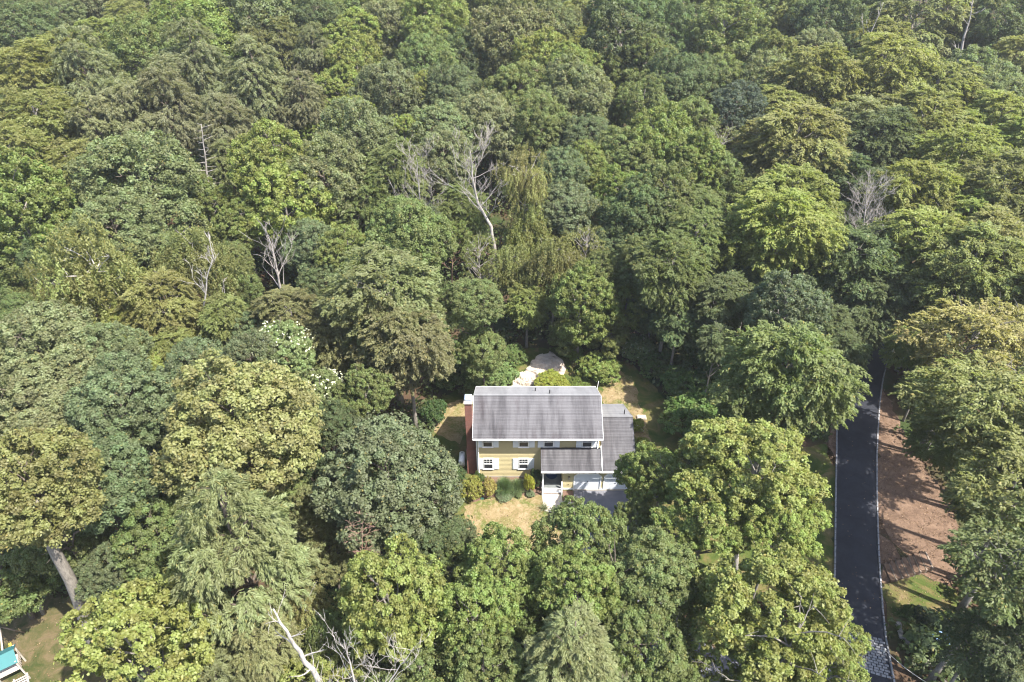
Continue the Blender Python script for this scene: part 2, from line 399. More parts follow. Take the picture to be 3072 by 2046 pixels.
for j in range(rows):
    t = (j+.5)/rows; a = A0.lerp(B0, t); b = A1.lerp(B1, t); L = (b-a).length; m = int(L/0.36); d = (b-a)/L
    for i in range(m):
        s = (i + (0.5 if j % 2 else 0.15) + rnd.uniform(-.04, .04))*L/m
        if s > L-.12: continue
        q = a + d*s; o = bpy.data.objects.new('paver', PAV[rnd.randrange(8)]); link(o, lane)
        c = (s/L); o.location = (q.x, q.y, gz(q.x, q.y)+0.105+0.05*(1-abs(c-.5)*2)+rnd.uniform(-.01, .01))
        o.rotation_euler = (rnd.uniform(-.025, .025), rnd.uniform(-.025, .025), math.atan2(d.y, d.x)+rnd.uniform(-.03, .03)+(pi if rnd.random() < .5 else 0))
        o.scale = (rnd.uniform(.85, 1.05), rnd.uniform(.9, 1.02)*(A0-B0).length/rows/0.225, 1)

# ------------------------------------------------------------------ the house
house = empty('house', (2.4, 45.2, 0), 0, 'yellow clapboard house with grey shingle roof, attached garage and brick chimney', 'house')
HX, HY = 2.4, 45.2
def hp(o):
    """keep world coordinates while hanging the part on the house"""
    o.location.x -= HX; o.location.y -= HY; return o
def hbox(name, x0, x1, y0, y1, z0, z1, mat, bevel=0.0, parent=None):
    o = box(name, x0, x1, y0, y1, z0, z1, mat, parent or house, bevel)
    return hp(o) if parent is None else o
def hobj(name, V, Fc, mat, parent=None):
    o = obj(name, V, Fc, mat, parent or house)
    return hp(o) if parent is None else o
X0, X1 = -3.35, 8.08                       # outer faces of the main block
YF, YB = 45.36, 51.26
EY, EZ, RY, RZ, BY = 44.64, 6.0, 48.24, 8.05, 51.84
def extrude(poly, x0, x1):
    n = len(poly); V = [(x0, y, z) for y, z in poly] + [(x1, y, z) for y, z in poly]
    Fc = [tuple(range(n)), tuple(range(2*n-1, n-1, -1))] + [(i, i+n, (i+1) % n + n, (i+1) % n) for i in range(n)]
    return V, Fc
V, Fc = extrude([(YF, 0), (YF, 6.12), (RY, 7.86), (YB, 6.12), (YB, 0)], X0, X1)
wall = hobj('wall', V, Fc, M['yellow'])
GX0, GX1, GY = 4.8, 11.42, 43.78
V, Fc = extrude([(GY, 0), (GY, 3.18), (YF+.02, 4.0), (YF+.02, 0)], GX0, 8.3)
gw1 = hobj('wall', V, Fc, M['yellow'])
V, Fc = extrude([(GY, 0), (GY, 3.18), (47.8, 5.42), (52.2, 2.95), (52.2, 0)], 8.1, GX1)
gw2 = hobj('wall', V, Fc, M['yellow'])
def board_mesh(x0, x1, h=0.185):
    V = []
    for x in (x0, x1): V += [(x, 0.0, 0), (x, -0.050, 0), (x, -0.012, h), (x, 0.0, h)]
    Fc = [(0, 1, 2, 3), (7, 6, 5, 4), (0, 4, 5, 1), (1, 5, 6, 2), (2, 6, 7, 3), (3, 7, 4, 0)]
    me = bpy.data.meshes.new('clapboard'); me.from_pydata(V, [], [tuple(reversed(f)) for f in Fc]); me.update(); me.materials.append(M['yellow']); return me
def boards(w, x0, x1, y, z0, z1, step=0.18, rz=0.0):
    me = board_mesh(x0, x1); z = z0
    while z + step*.6 < z1:
        o = bpy.data.objects.new('clapboard', me); link(o, w); o.location = (0, y, z); z += step
boards(wall, X0+.1, 2.9, YF, 0.24, 4.1)
boards(wall, X0+.1, X1-.08, YF, 4.02, 6.0)
boards(gw1, GX0+.02, 5.8, GY, 0.30, 2.28); boards(gw1, 8.5, 8.64, GY, 0.30, 2.28)
boards(gw1, GX0+.02, GX1, GY, 2.28, 3.1)
for xx, sg in ((X0, -1), (X1, 1)):        # gable ends: boards cut to the slope
    z = 0.24
    while z < 7.6:
        zt = z + .19
        ya = YF + max(0, (zt-6.12))*(RY-YF)/1.74; yb = YB - max(0, (zt-6.12))*(YB-RY)/1.74
        if yb - ya > .2:
            V = []
            for y in (ya, yb): V += [(xx-sg*.002, y, z), (xx+sg*.034, y, z), (xx+sg*.012, y, zt), (xx-sg*.002, y, zt)]
            obj('clapboard', V, [(0, 1, 2, 3), (7, 6, 5, 4), (0, 4, 5, 1), (1, 5, 6, 2), (2, 6, 7, 3), (3, 7, 4, 0)], M['yellow'], wall)
        z += .18
hbox('foundation', X0-.02, X1, YF-.05, YB+.05, 0, 0.22, M['concrete'])
# roofs: a deck with overlapping shingle courses on it
def slab(name, x0, x1, y0, z0, y1, z1, th, mat):
    V = [(x0, y0, z0-th), (x1, y0, z0-th), (x1, y0, z0), (x0, y0, z0), (x0, y1, z1-th), (x1, y1, z1-th), (x1, y1, z1), (x0, y1, z1)]
    Fc = [(0, 1, 2, 3), (5, 4, 7, 6), (3, 2, 6, 7), (1, 0, 4, 5), (0, 3, 7, 4), (2, 1, 5, 6)]
    return hobj(name, V, Fc, mat)
def courses(deck, x0, x1, y0, z0, y1, z1, mat, step=0.142, seed=0, cut=None):
    r = random.Random(seed); d = Vector((0, y1-y0, z1-z0)); L = d.length; d.normalize()
    nrm = Vector((0, -d.z, d.y)) if y1 > y0 else Vector((0, d.z, -d.y))
    if nrm.z < 0: nrm = -nrm
    n = int(L/step); st = L/n; m = max(2, int((x1-x0)/0.32)); me_list = []
    for j in range(n):
        V = []; Fc = []; s0 = j*st; s1 = min(L, s0+st*1.15)
        for i in range(m+1):
            x = x0+(x1-x0)*i/m; e = r.uniform(-.006, .006); h = 0.034+r.uniform(-.006, .008)
            a = Vector((x, y0, z0)) + d*(s0+e); b = Vector((x, y0, z0)) + d*s1
            V += [tuple(a+nrm*.002), tuple(a+nrm*h), tuple(b+nrm*.006)]
        for i in range(m):
            k = i*3; q = (i+1)*3
            Fc += [(k, q, q+1, k+1), (k+1, q+1, q+2, k+2)]
        if y1 < y0: Fc = [tuple(reversed(f)) for f in Fc]
        obj('shingle_course', V, Fc, mat, deck)
rx0, rx1 = -3.62, 8.38
slope = (RZ-EZ)/(RY-EY)
d1 = slab('roof', rx0, rx1, EY, EZ, RY, RZ, .14, M['white']); courses(d1, rx0, rx1, EY-.03, EZ-.017, RY, RZ, M['roof'], seed=1)
d2 = slab('roof', rx0, rx1, BY, EZ, RY, RZ, .14, M['white']); courses(d2, rx0, rx1, BY+.03, EZ-.017, RY, RZ, M['roof_rear'], step=0.2, seed=2)
hbox('ridge_cap', rx0, rx1, RY-.02, RY+.14, RZ-.01, RZ+.055, M['roof_rear'], 0.015)
hbox('ridge_vent', rx0+.02, rx1-.02, RY-.06, RY-.02, RZ-.03, RZ+.03, M['metal_dark'])
GE, GEZ, GR, GRZ, GB = 43.30, 3.11, 47.8, 5.675, 52.6
px0, px1 = 2.70, 8.34
pz1 = GEZ + (45.20-GE)*.57
d3 = slab('porch_roof', px0, px1, GE, GEZ, 45.20, pz1, .12, M['white']); courses(d3, px0, px1, GE-.03, GEZ-.017, 45.20, pz1, M['roof'], seed=3)
gx0, gx1 = 8.40, 11.56
d4 = slab('garage_roof', gx0, gx1, GE, GEZ+.06, GR, GRZ+.06, .12, M['white']); courses(d4, gx0, gx1, GE-.03, GEZ+.043, GR, GRZ+.06, M['roof'], seed=4)
d5 = slab('garage_roof', gx0, gx1, GB, GEZ-.17+.06, GR, GRZ+.06, .12, M['white']); courses(d5, gx0, gx1, GB+.03, GEZ-.187+.06, GR, GRZ+.06, M['roof_rear'], step=0.2, seed=5)
hbox('ridge_cap', gx0, gx1, GR-.02, GR+.14, GRZ+.05, GRZ+.11, M['roof_rear'], 0.015)
hbox('ridge_vent', gx0+.02, gx1-.02, GR-.06, GR-.02, GRZ+.03, GRZ+.085, M['metal_dark'])
V = []
for y, z in ((GE-.02, GEZ-.08), (GE-.02, GEZ+.13), (45.3, pz1+.20), (45.3, pz1-.05)):
    V += [(8.335, y, z), (8.405, y, z)]
hobj('rake_board', V, [(0, 1, 3, 2), (2, 3, 5, 4), (4, 5, 7, 6), (6, 7, 1, 0), (0, 2, 4, 6), (1, 7, 5, 3)], M['white'])
hbox('flashing', px0, px1, 45.10, 45.19, pz1-.01, pz1+.075, M['metal_dark'])
hbox('gutter', rx0, rx1, EY-.16, EY-.035, EZ-.13, EZ-.005, M['white'], .015)
hbox('gutter', px0, 11.58, GE-.16, GE-.035, GEZ-.13, GEZ-.005, M['white'], .015)
hbox('gutter', rx0, rx1, BY+.035, BY+.16, EZ-.13, EZ-.005, M['white'], .015)
# white rake trim on the main gables
for xx in (rx0-.02, rx1-.01):
    V = []
    for y, z in ((EY, EZ-.18), (EY, EZ+.02), (RY, RZ+.02), (BY, EZ+.02), (BY, EZ-.18), (RY, RZ-.18)):
        V += [(xx, y, z), (xx+.03, y, z)]
    hobj('rake_board', V, [(0, 2, 4, 10), (10, 4, 6, 8), (1, 11, 5, 3), (11, 9, 7, 5), (0, 1, 3, 2), (2, 3, 5, 4), (4, 5, 7, 6), (6, 7, 9, 8), (8, 9, 11, 10), (10, 11, 1, 0)], M['white'])
hbox('corner_board', X0-.03, X0+.09, YF-.055, YF+.08, .22, 6.0, M['white'])
hbox('corner_board', X1-.08, X1+.04, YF-.055, YF+.08, 4.1, 6.0, M['white'])
dsp = obj('downspout', *tube_vf([(X0+.16, EY-.08, EZ-.15), (X0+.16, YF-.12, EZ-.55), (X0+.16, YF-.12, 0.25), (X0+.16, YF-.4, 0.12)], [.05]*4, 8), M['white'], house, True); hp(dsp)
dsp = obj('downspout', *tube_vf([(X1-.25, EY-.08, EZ-.15), (X1-.05, YF-.12, EZ-.6), (X1-.05, YF-.12, 4.35), (X1-.05, YF-.3, 4.22)], [.05]*4, 8), M['white'], house, True); hp(dsp)

def window(x, z0, z1, w=0.86):
    y = YF-.050
    win = hbox('window', x-w/2-.07, x+w/2+.07, y-.035, y+.02, z0-.07, z1+.09, M['white'])
    # the casing is a frame: dark reveal, sashes and panes sit in front of it
    hbox('reveal', x-w/2, x+w/2, y-.038, y-.034, z0, z1, M['glass'], parent=win)
    zm = (z0+z1)/2
    for za, zb, off in ((z0, zm-.02, -.05), (zm+.02, z1, -.046)):
        hbox('sash', x-w/2, x-w/2+.035, y+off-.012, y-.030, za, zb, M['white'], parent=win)
        hbox('sash', x+w/2-.035, x+w/2, y+off-.012, y-.030, za, zb, M['white'], parent=win)
        hbox('sash', x-w/2+.035, x+w/2-.035, y+off-.012, y-.030, za, za+.04, M['white'], parent=win)
        hbox('sash', x-w/2+.035, x+w/2-.035, y+off-.012, y-.030, zb-.05, zb, M['white'], parent=win)
    iw = w-.07; pw = iw/3; zt0, zt1 = zm+.075, z1-.05
    for i in range(1, 3): hbox('muntin', x-iw/2+i*pw-.014, x-iw/2+i*pw+.014, y-.056, y-.036, zt0, zt1, M['white'], parent=win)
    hbox('muntin', x-iw/2, x+iw/2, y-.0555, y-.036, (zt0+zt1)/2-.014, (zt0+zt1)/2+.014, M['white'], parent=win)
    for i in range(3):
        for k in range(2):
            hz = (zt1-zt0)/2
            hbox('pane', x-iw/2+i*pw+.014, x-iw/2+(i+1)*pw-.014, y-.046, y-.040, zt0+k*hz+.014, zt0+(k+1)*hz-.014, M['glass'], parent=win)
    hbox('pane', x-iw/2, x+iw/2, y-.050, y-.042, z0+.055, zm-.07, M['glass'], parent=win)
    hbox('sill', x-w/2-.1, x+w/2+.1, y-.09, y-.03, z0-.11, z0-.071, M['white'], parent=win)
    for s in (-1, 1):
        sx = x+s*(w/2+.07+.27)
        sh = hbox('shutter', sx-.255, sx+.255, y-.045, y-.002, z0-.09, z1+.06, M['shutter'])
        for za, zb in ((z0-.02, zm-.05), (zm+.03, z1-.01)):
            hbox('panel', sx-.18, sx+.18, y-.058, y-.0445, za, zb, M['shutter'], parent=sh, bevel=.01)
for x in (-2.28, 1.10, 3.44, 7.04): window(x, 4.28, 5.62)
for x in (-2.28, 1.10): window(x, 1.30, 2.64)

def garage_door(x0, x1):
    z0, z1, c = 0.06, 2.2, .32
    y = GY-.02
    ring = [(x0, z0), (x0, z1-c), (x0+c, z1), (x1-c, z1), (x1, z1-c), (x1, z0)]
    V = [(a, y, b) for a, b in ring] + [(a, GY+.01, b) for a, b in ring]; n = len(ring)
    dr = hobj('garage_door', V, [tuple(range(n)), tuple(range(2*n-1, n-1, -1))]+[(i, i+n, (i+1) % n+n, (i+1) % n) for i in range(n)], M['door_white'])
    pz = (z1-z0)/4
    for k in range(4):                                      # four hinged leaves of the overhead door
        zb = z0+k*pz; ins = c if k == 3 else .03
        hbox('panel', x0+ins, x1-ins, y-.012, y+.002, zb+.015, zb+pz-.015, M['door_white'], parent=dr, bevel=.006)
    xm = (x0+x1)/2
    hbox('handle', xm-.26, xm-.06, y-.035, y-.010, .92, .97, M['metal_dark'], parent=dr)
    hbox('lock', xm-.02, xm+.07, y-.045, y-.010, 1.10, 1.19, M['metal_dark'], parent=dr)
    t = .10                                                 # white casing round the opening
    out = [(x0-t, 0.02), (x0-t, z1-c+.04), (x0+c-.04, z1+t), (x1-c+.04, z1+t), (x1+t, z1-c+.04), (x1+t, .02)]
    V = [(a, y-.07, b) for a, b in out]+[(a, y-.07, b) for a, b in ring]+[(a, GY+.005, b) for a, b in out]+[(a, GY+.005, b) for a, b in ring]
    Fc = []
    for i in range(n-1):
        Fc += [(i, i+1, n+i+1, n+i), (i+1, i, 2*n+i, 2*n+i+1), (n+i, n+i+1, 3*n+i+1, 3*n+i)]
    hobj('door_casing', V, Fc, M['white'])
garage_door(5.95, 8.36); garage_door(8.78, 11.19)
hbox('door_step', 5.8, 11.4, GY-.14, GY-.06, 0.0, .075, M['concrete'])
hbox('skirt_board', GX0, 5.83, GY-.05, GY+.005, .05, .30, M['white']); hbox('skirt_board', 8.48, 8.66, GY-.05, GY+.005, .05, .30, M['white'])
lan = hbox('wall_lantern', 5.30, 5.46, GY-.20, GY-.05, 1.60, 1.98, M['bronze'], .03)
hbox('lantern_glass', 5.33, 5.43, GY-.206, GY-.19, 1.66, 1.90, M['curtain'], parent=lan)
hbox('flood_light', 8.5, 8.64, GY-.18, GY-.04, 2.42, 2.58, M['shutter'], .03)
hbox('meter_box', 5.33, 5.43, GY-.09, GY-.03, .78, .83, M['bronze'])
# entry porch
hbox('porch_floor', 2.92, 4.80, 43.56, YF-.04, 0.0, .46, M['porch'])
hbox('porch_nosing', 2.86, 4.79, 43.46, 43.558, .36, .475, M['white'])
st = hbox('porch_step', 2.90, 4.74, 43.16, 43.455, .0, .24, M['white']); hbox('riser', 2.92, 4.72, 43.145, 43.158, .02, .20, M['timber'], parent=st)
V = []; Fc = []
V = [(3.85+.56*cos(pi+pi*k/20), YF-.06+.62*sin(pi+pi*k/20), .474) for k in range(21)]
V += [(x, y, .461) for x, y, z in V]
dm = obj('door_mat', V, [tuple(range(21))]+[(i, i+21, i+22, i+1) for i in range(20)], M['mat_blue'])
tag(dm, 'dark blue half-round mat on the entry porch floor', 'door mat')
hbox('front_door', 3.38, 4.32, YF-.06, YF-.03, .47, 2.55, M['white'])
col = hbox('porch_column', 2.86, 3.0, 43.58, 43.72, .46, 3.02, M['white'])
hbox('base', 2.83, 3.03, 43.57, 43.75, .461, .58, M['white'], parent=col)
for x in (2.90, 4.72):
    pr = hbox('stair_post', x-.065, x+.065, 43.02, 43.15, 0, 1.02, M['white']); hbox('post_cap', x-.085, x+.085, 43.0, 43.17, 1.021, 1.06, M['white'], parent=pr)
    hbox('stair_post', x-.06, x+.06, 43.48, 43.60, .477, 1.32, M['white'])
    for hgt in (.30, .62, .86):
        rl = obj('stair_rail', *tube_vf([(x, 43.12, hgt), (x, 43.5, hgt+.28)], [.035]*2, 6), M['white'], house, True); hp(rl)
hbox('porch_rail', 2.93, 2.99, 43.75, YF-.06, 1.22, 1.29, M['white']); hbox('porch_rail', 2.93, 2.99, 43.75, YF-.06, .60, .66, M['white'])
for k in range(8): hbox('baluster', 2.945, 2.975, 43.9+k*.15, 43.93+k*.15, .661, 1.219, M['white'])
# chimney
CX0, CX1, CY0, CY1 = -4.30, -3.66, 45.82, 46.80
ch = hbox('chimney', CX0, CX1, CY0, CY1, 3.4, 9.2, M['brick'])
hbox('chimney_base', CX0-.06, X0-.01, CY0-.03, CY1+.25, 0, 3.4, M['brick'])
hbox('chimney_breast', CX1, X0-.012, CY0+.02, CY1-.02, 3.4, 6.6, M['brick'])
hbox('crown_slab', CX0-.08, CX1+.08, CY0-.08, CY1+.08, 9.2, 9.30, M['concrete'], parent=ch, bevel=.02)
cap = hbox('flue_cap', CX0+.05, CX1-.05, CY0+.30, CY1-.08, 9.31, 9.52, M['metal'], parent=ch)
cx, cy = (CX0+CX1)/2, (CY0+.3+CY1-.08)/2
obj('cap_lid', [(CX0, CY0+.24, 9.53), (CX1, CY0+.24, 9.53), (CX1, CY1-.02, 9.53), (CX0, CY1-.02, 9.53), (cx, cy, 9.68)], [(3, 2, 1, 0), (0, 1, 4), (1, 2, 4), (2, 3, 4), (3, 0, 4)], M['metal'], ch)
# plumbing vents through the rear slopes
def vent(px, py, z, h):
    p = at(px, py, z); o = obj('vent_pipe', *tube_vf([(p.x, p.y, p.z-.25), (p.x, p.y, p.z+h)], [.055, .05], 8), M['metal_dark'], house); hp(o)
vent(1649, 1178, 7.7, .35); vent(1606, 1167, 7.3, .15); vent(1873, 1239, 5.4, .45)

# ------------------------------------------------------------------ things in the yard
tk = empty('fuel_tank', (-4.95, 47.0, 0), 0, 'white rounded fuel tank in the shade beside the brick chimney', 'tank')
prof = [(.30*cos(a)*(1), .55+.42*0+ (.28 if sin(a) > 0 else -.28)+.28*sin(a)) for a in np.linspace(0, 2*pi, 24, endpoint=False)]
n = len(prof); V = [(x, y, z) for y in (-.55, .55) for x, z in prof]; V += [(0, -.58, .55), (0, .58, .55)]
Fc = [(i, (i+1) % n, n+(i+1) % n, n+i) for i in range(n)] + [(2*n, (i+1) % n, i) for i in range(n)] + [(2*n+1, n+i, n+(i+1) % n) for i in range(n)]
obj('body', V, Fc, M['white'], tk, True, (0, 0, .2))
for x in (-.2, .2):
    for y in (-.45, .45): obj('leg', *tube_vf([(x, y, 0), (x, y, .35)], [.03]*2, 6), M['metal_dark'], tk)
obj('filler_cap', *tube_vf([(0, .3, 1.3), (0, .3, 1.42)], [.05]*2, 8), M['metal_dark'], tk)

# rock ledge behind the house
def ledge():
    out = [(1531, 1160), (1540, 1135), (1572, 1110), (1590, 1086), (1612, 1066), (1650, 1058), (1685, 1075), (1700, 1100), (1692, 1122), (1655, 1128), (1630, 1140), (1610, 1152), (1570, 1158)]
    pts = [at(x, y, 0.2) for x, y in out]; c = sum((p for p in pts), Vector())/len(pts)
    bm = bmesh.new(); f = bm.faces.new([bm.verts.new((p.x, p.y, 0)) for p in pts])
    bmesh.ops.triangulate(bm, faces=[f]); 
    for _ in range(4): bmesh.ops.subdivide_edges(bm, edges=bm.edges[:], cuts=1, use_grid_fill=True)
    from mathutils import noise
    edge = {v for e in bm.edges if e.is_boundary for v in e.verts}
    for v in bm.verts:
        q = v.co*0.55; h = noise.fractal(Vector((q.x, q.y, 3.1)), 1.0, 2.1, 5)*.45
        st = (math.floor(v.co.y*1.3+v.co.x*.6+h*3)%2)*.16
        v.co.z = (-.15 if v in edge else max(.02, .22+h*.8+st))
        v.co.x += noise.noise(v.co*1.7)*.12; v.co.y += noise.noise(v.co*1.3+Vector((7, 0, 0)))*.12
    bm.normal_update()
    if sum(q.normal.z for q in bm.faces) < 0: bmesh.ops.reverse_faces(bm, faces=bm.faces[:])
    me = bpy.data.meshes.new('rock_ledge'); bm.to_mesh(me); bm.free(); me.materials.append(M['rock'])
    o = link(bpy.data.objects.new('rock_ledge', me)); tag(o, 'pale beige bedrock ledge behind the house roof', 'rock')
ledge()
p = at(1925, 1253, .1)
o = box('flat_stone', -.5, .5, -.35, .35, -.1, .14, M['rock'], None, .06); o.location = p; tag(o, 'small pale stone on the grass beyond the garage roof', 'stone')
o = box('stepping_plank', -.12, .12, -.55, .55, 0, .06, M['concrete'], None, .02); o.location = at(1920, 1285, .02); o.rotation_euler[2] = .5; tag(o, 'short pale slab on the grass right of the garage', 'slab')
# slim service mast by the main gable
mp = at(1803, 1182, 0)
tube('service_mast', [(8.62, 52.6, 0), (8.62, 52.6, 4.2), (8.75, 52.65, 6.1)], [.035, .03, .025], M['cable'])
tag(bpy.data.objects['service_mast'], 'thin pale mast rising beside the rear corner of the main roof', 'mast')
o = box('sprinkler_box', -.16, .16, -.11, .11, 0, .06, M['green_plastic'], None, .02); o.location = at(1447, 1496, .03); tag(o, 'small green valve box lid in the mulch bed', 'valve box')

# cable running down to the lower right, carried by a short post
c0, c1 = at(2655, 1950, .4), at(2800, 2060, 1.4)
pts = [c0.lerp(c1, k/12) - Vector((0, 0, .25*sin(pi*k/12))) for k in range(13)]
gc = empty('guy_cable', c0, 0, 'thin pale cable slanting down to the lane beside the granite apron', 'cable')
o = tube('cable', pts, .022, M['cable'], gc, 6); o.location = -c0
an = box('anchor', -.06, .06, -.06, .06, -.5, .12, M['cable'], gc); an.location = (0, 0, 0)

# timber steps set into the litter bank
steps = [((2668, 1690), (2688, 1742)), ((2690, 1690), (2708, 1730)), ((2708, 1682), (2728, 1722)), ((2710, 1672), (2745, 1722)),
         ((2728, 1668), (2752, 1715)), ((2746, 1660), (2776, 1710)), ((2765, 1656), (2796, 1706))]
for i, (a, b) in enumerate(steps):
    off = i*14 - 0
    A, B = at(2668+i*18, 1692-i*6, .1+.09*i), at(2690+i*18, 1742-i*6, .1+.09*i)
    d = (B-A); L = d.length
    r_ = empty('timber_step', ((A+B)/2)[:], math.atan2(d.y, d.x), ('lowest', 'second', 'third', 'fourth', 'fifth', 'sixth', 'topmost')[i] + ' timber step of the flight climbing the leaf-covered bank from the lane', 'step', 'timber steps on the bank')
    box('riser', -L/2, L/2, -.07, .07, -.35, .10, M['timber'], r_, .015)
    box('tread', -L/2, L/2, -.52, -.072, -.30, .05, M['litter'], r_)
# dry stone edging in the lower right
sw = [at(2690, 1868), at(2700, 1905), at(2722, 1935), at(2750, 1962), at(2785, 1998), at(2830, 2046), at(2860, 2090)]
wl = empty('stone_edging', sw[0], 0, 'low line of rough field stones curving along the shaded planting bed', 'stone edging')
rnd = random.Random(9)
ST = []
for k in range(6):
    bm = bmesh.new(); bmesh.ops.create_icosphere(bm, subdivisions=1, radius=.2)
    for v in bm.verts: v.co *= rnd.uniform(.75, 1.15); v.co.z *= .65
    me = bpy.data.meshes.new('stone'); bm.to_mesh(me); bm.free(); me.materials.append(M['stone_wall']); ST.append(me)
for q, a in along(sw, .27):
    for h in (0, 1):
        if h and rnd.random() < .45: continue
        o = bpy.data.objects.new('stone', ST[rnd.randrange(6)]); link(o, wl)
        o.location = Vector((q.x+rnd.uniform(-.1, .1), q.y+rnd.uniform(-.1, .1), .1+.2*h)) - sw[0]; o.rotation_euler = (0, 0, rnd.uniform(0, 6)); s = rnd.uniform(.7, 1.3); o.scale = (s, s, s)

# playset in the lower left corner
def playset():
    c = at(20, 1958, 2.5); c.z = 0
    yaw = R(35)
    root = empty('playset', c+Vector((-.25, -.3, 0)), yaw, 'wooden playset with teal canvas roof, swing beam and slatted platform', 'playset')
    root.scale = (.85, .85, .9); hw = 0.85
    for sx in (-1, 1):
        for sy in (-1, 1): box('post', sx*hw-.06, sx*hw+.06, sy*hw-.06, sy*hw+.06, 0, 2.45, M['timber_grey'], root)
    V = [(-1.0, -1.0, 2.35), (1.0, -1.0, 2.35), (1.0, 1.0, 2.35), (-1.0, 1.0, 2.35), (-1.0, 0, 2.95), (1.0, 0, 2.95)]
    V2 = [(x, y, z-.03) for x, y, z in V]
    obj('canopy_roof', V+V2, [(0, 1, 5, 4), (2, 3, 4, 5), (7, 6, 10, 11), (9, 8, 11, 10), (0, 6, 7, 1), (2, 8, 9, 3), (1, 7, 11, 5), (5, 11, 8, 2), (4, 10, 6, 0), (3, 9, 10, 4)], M['teal'], root)
    for k in range(9): box('deck_board', -hw, hw, -hw+k*.19, -hw+k*.19+.16, 1.30, 1.34, M['timber_grey'], root)
    # slatted landing on the near side
    for k in range(9): box('slat', -1.1, 1.1, -hw-.45-k*.24, -hw-.33-k*.24, .62, .66, M['timber_grey'], root)
    for sx in (-1.0, 0.0, 1.0): box('joist', sx-.05, sx+.05, -hw-2.5, -hw-.1, .50, .619, M['timber_grey'], root)
    for sx in (-1.0, 1.0):
        for yy in (-hw-2.4, -hw-.3): box('post', sx-.05, sx+.05, yy-.05, yy+.05, 0, .499, M['timber_grey'], root)
    for k in range(6): box('rail_slat', hw+.062, hw+.10, -hw+.1+k*.28, -hw+.22+k*.28, 1.36, 2.0, M['timber_grey'], root)
    tube('swing_beam', [(0, hw, 2.3), (0, hw+2.9, 2.3)], .07, M['timber_grey'], root)
    tube('beam_leg', [(0, hw+2.85, 2.3), (1.1, hw+3.1, 0)], .055, M['timber'], root); tube('beam_leg', [(0, hw+2.85, 2.3), (-1.1, hw+3.1, 0)], .055, M['timber'], root)
    for y in (hw+.9, hw+2.0):
        sw_ = box('swing_seat', -.12, .12, y-.26, y+.26, .52, .56, M['plastic_yellow'], root, .015)
        for s in (-.24, .24): tube('swing_chain', [(0, y+s, .56), (0, y+s, 2.28)], .012, M['metal_dark'], root, 5)
playset()
# ------------------------------------------------------------------ foliage
def nrm_(a): return a/np.maximum(1e-9, np.linalg.norm(a, axis=1, keepdims=True))
def leaf_mesh(name, c, n, t, L, Wd, tone, clump, fold=0.25):
    """one small folded diamond per leaf spray"""
    N_ = len(c); n = nrm_(n); t = t - n*(t*n).sum(1, keepdims=True); t = nrm_(t); b = np.cross(n, t)
    L = np.broadcast_to(np.asarray(L, float), (N_,))[:, None]; Wd = np.broadcast_to(np.asarray(Wd, float), (N_,))[:, None]
    V = np.empty((N_, 4, 3)); V[:, 0] = c - t*L*.5; V[:, 1] = c + b*Wd*.5 + n*Wd*fold - t*L*.06
    V[:, 2] = c + t*L*.5 - n*L*.10; V[:, 3] = c - b*Wd*.5 + n*Wd*fold - t*L*.06
    me = bpy.data.meshes.new(name)
    me.vertices.add(N_*4); me.vertices.foreach_set('co', V.astype(np.float32).ravel())
    me.loops.add(N_*4); me.loops.foreach_set('vertex_index', np.arange(N_*4, dtype=np.int32))
    me.polygons.add(N_); me.polygons.foreach_set('loop_start', np.arange(0, N_*4, 4, dtype=np.int32))
    for an, arr in (('tone', tone), ('clump', clump)):
        at_ = me.attributes.new(an, 'FLOAT', 'FACE'); at_.data.foreach_set('value', np.asarray(arr, np.float32))
    me.update(calc_edges=True); me.materials.append(M['leaf'])
    return me
def fib(n, rng, zmin=-1.0):
    i = np.arange(n) + .5; z = 1 - (1-zmin)*i/n; ph = i*2.39996 + rng.uniform(0, 6.28)
    r = np.sqrt(np.maximum(0, 1-z*z)); d = np.stack([r*np.cos(ph), r*np.sin(ph), z], 1)
    return nrm_(d + rng.normal(0, .18, d.shape))
def lump(d, rng, amt=.30):
    """uneven reach of the crown in different directions"""
    f = np.ones(len(d))
    for _ in range(5):
        v = rng.normal(0, 1, 3); v /= np.linalg.norm(v); f += rng.uniform(-amt, amt*1.1)*np.exp(-3.0*(1-d@v))
    return np.clip(f, .55, 1.35)[:, None]
ZC = 11.0      # nominal crown centre height; crown radius 5

def puffs_to_leaves(rng, pc, pr, po, count, L, Wd, up=.5, rnd_=.6, squash=.8):
    """leaves over the outer side of every puff"""
    k = len(pc); idx = np.repeat(np.arange(k), count)
    d = nrm_(rng.normal(0, 1, (len(idx), 3)) + po[idx]*.75 + np.array([0, 0, .35]))
    rr = pr[idx]*(rng.uniform(.35, 1.0, len(idx))**.5); out = rng.random(len(idx)) < .12; rr[out] *= rng.uniform(1.15, 1.75, out.sum())
    c = pc[idx] + d*rr[:, None]*np.array([1, 1, squash])
    n = d*.55 + np.array([0, 0, up]) + rng.normal(0, rnd_, d.shape)
    t = rng.normal(0, 1, d.shape) + d*.5
    cl = rng.random(k)[idx]
    return c, n, t, L*rng.uniform(.5, 1.4, len(idx)), Wd*rng.uniform(.55, 1.35, len(idx)), rng.random(len(idx)), cl

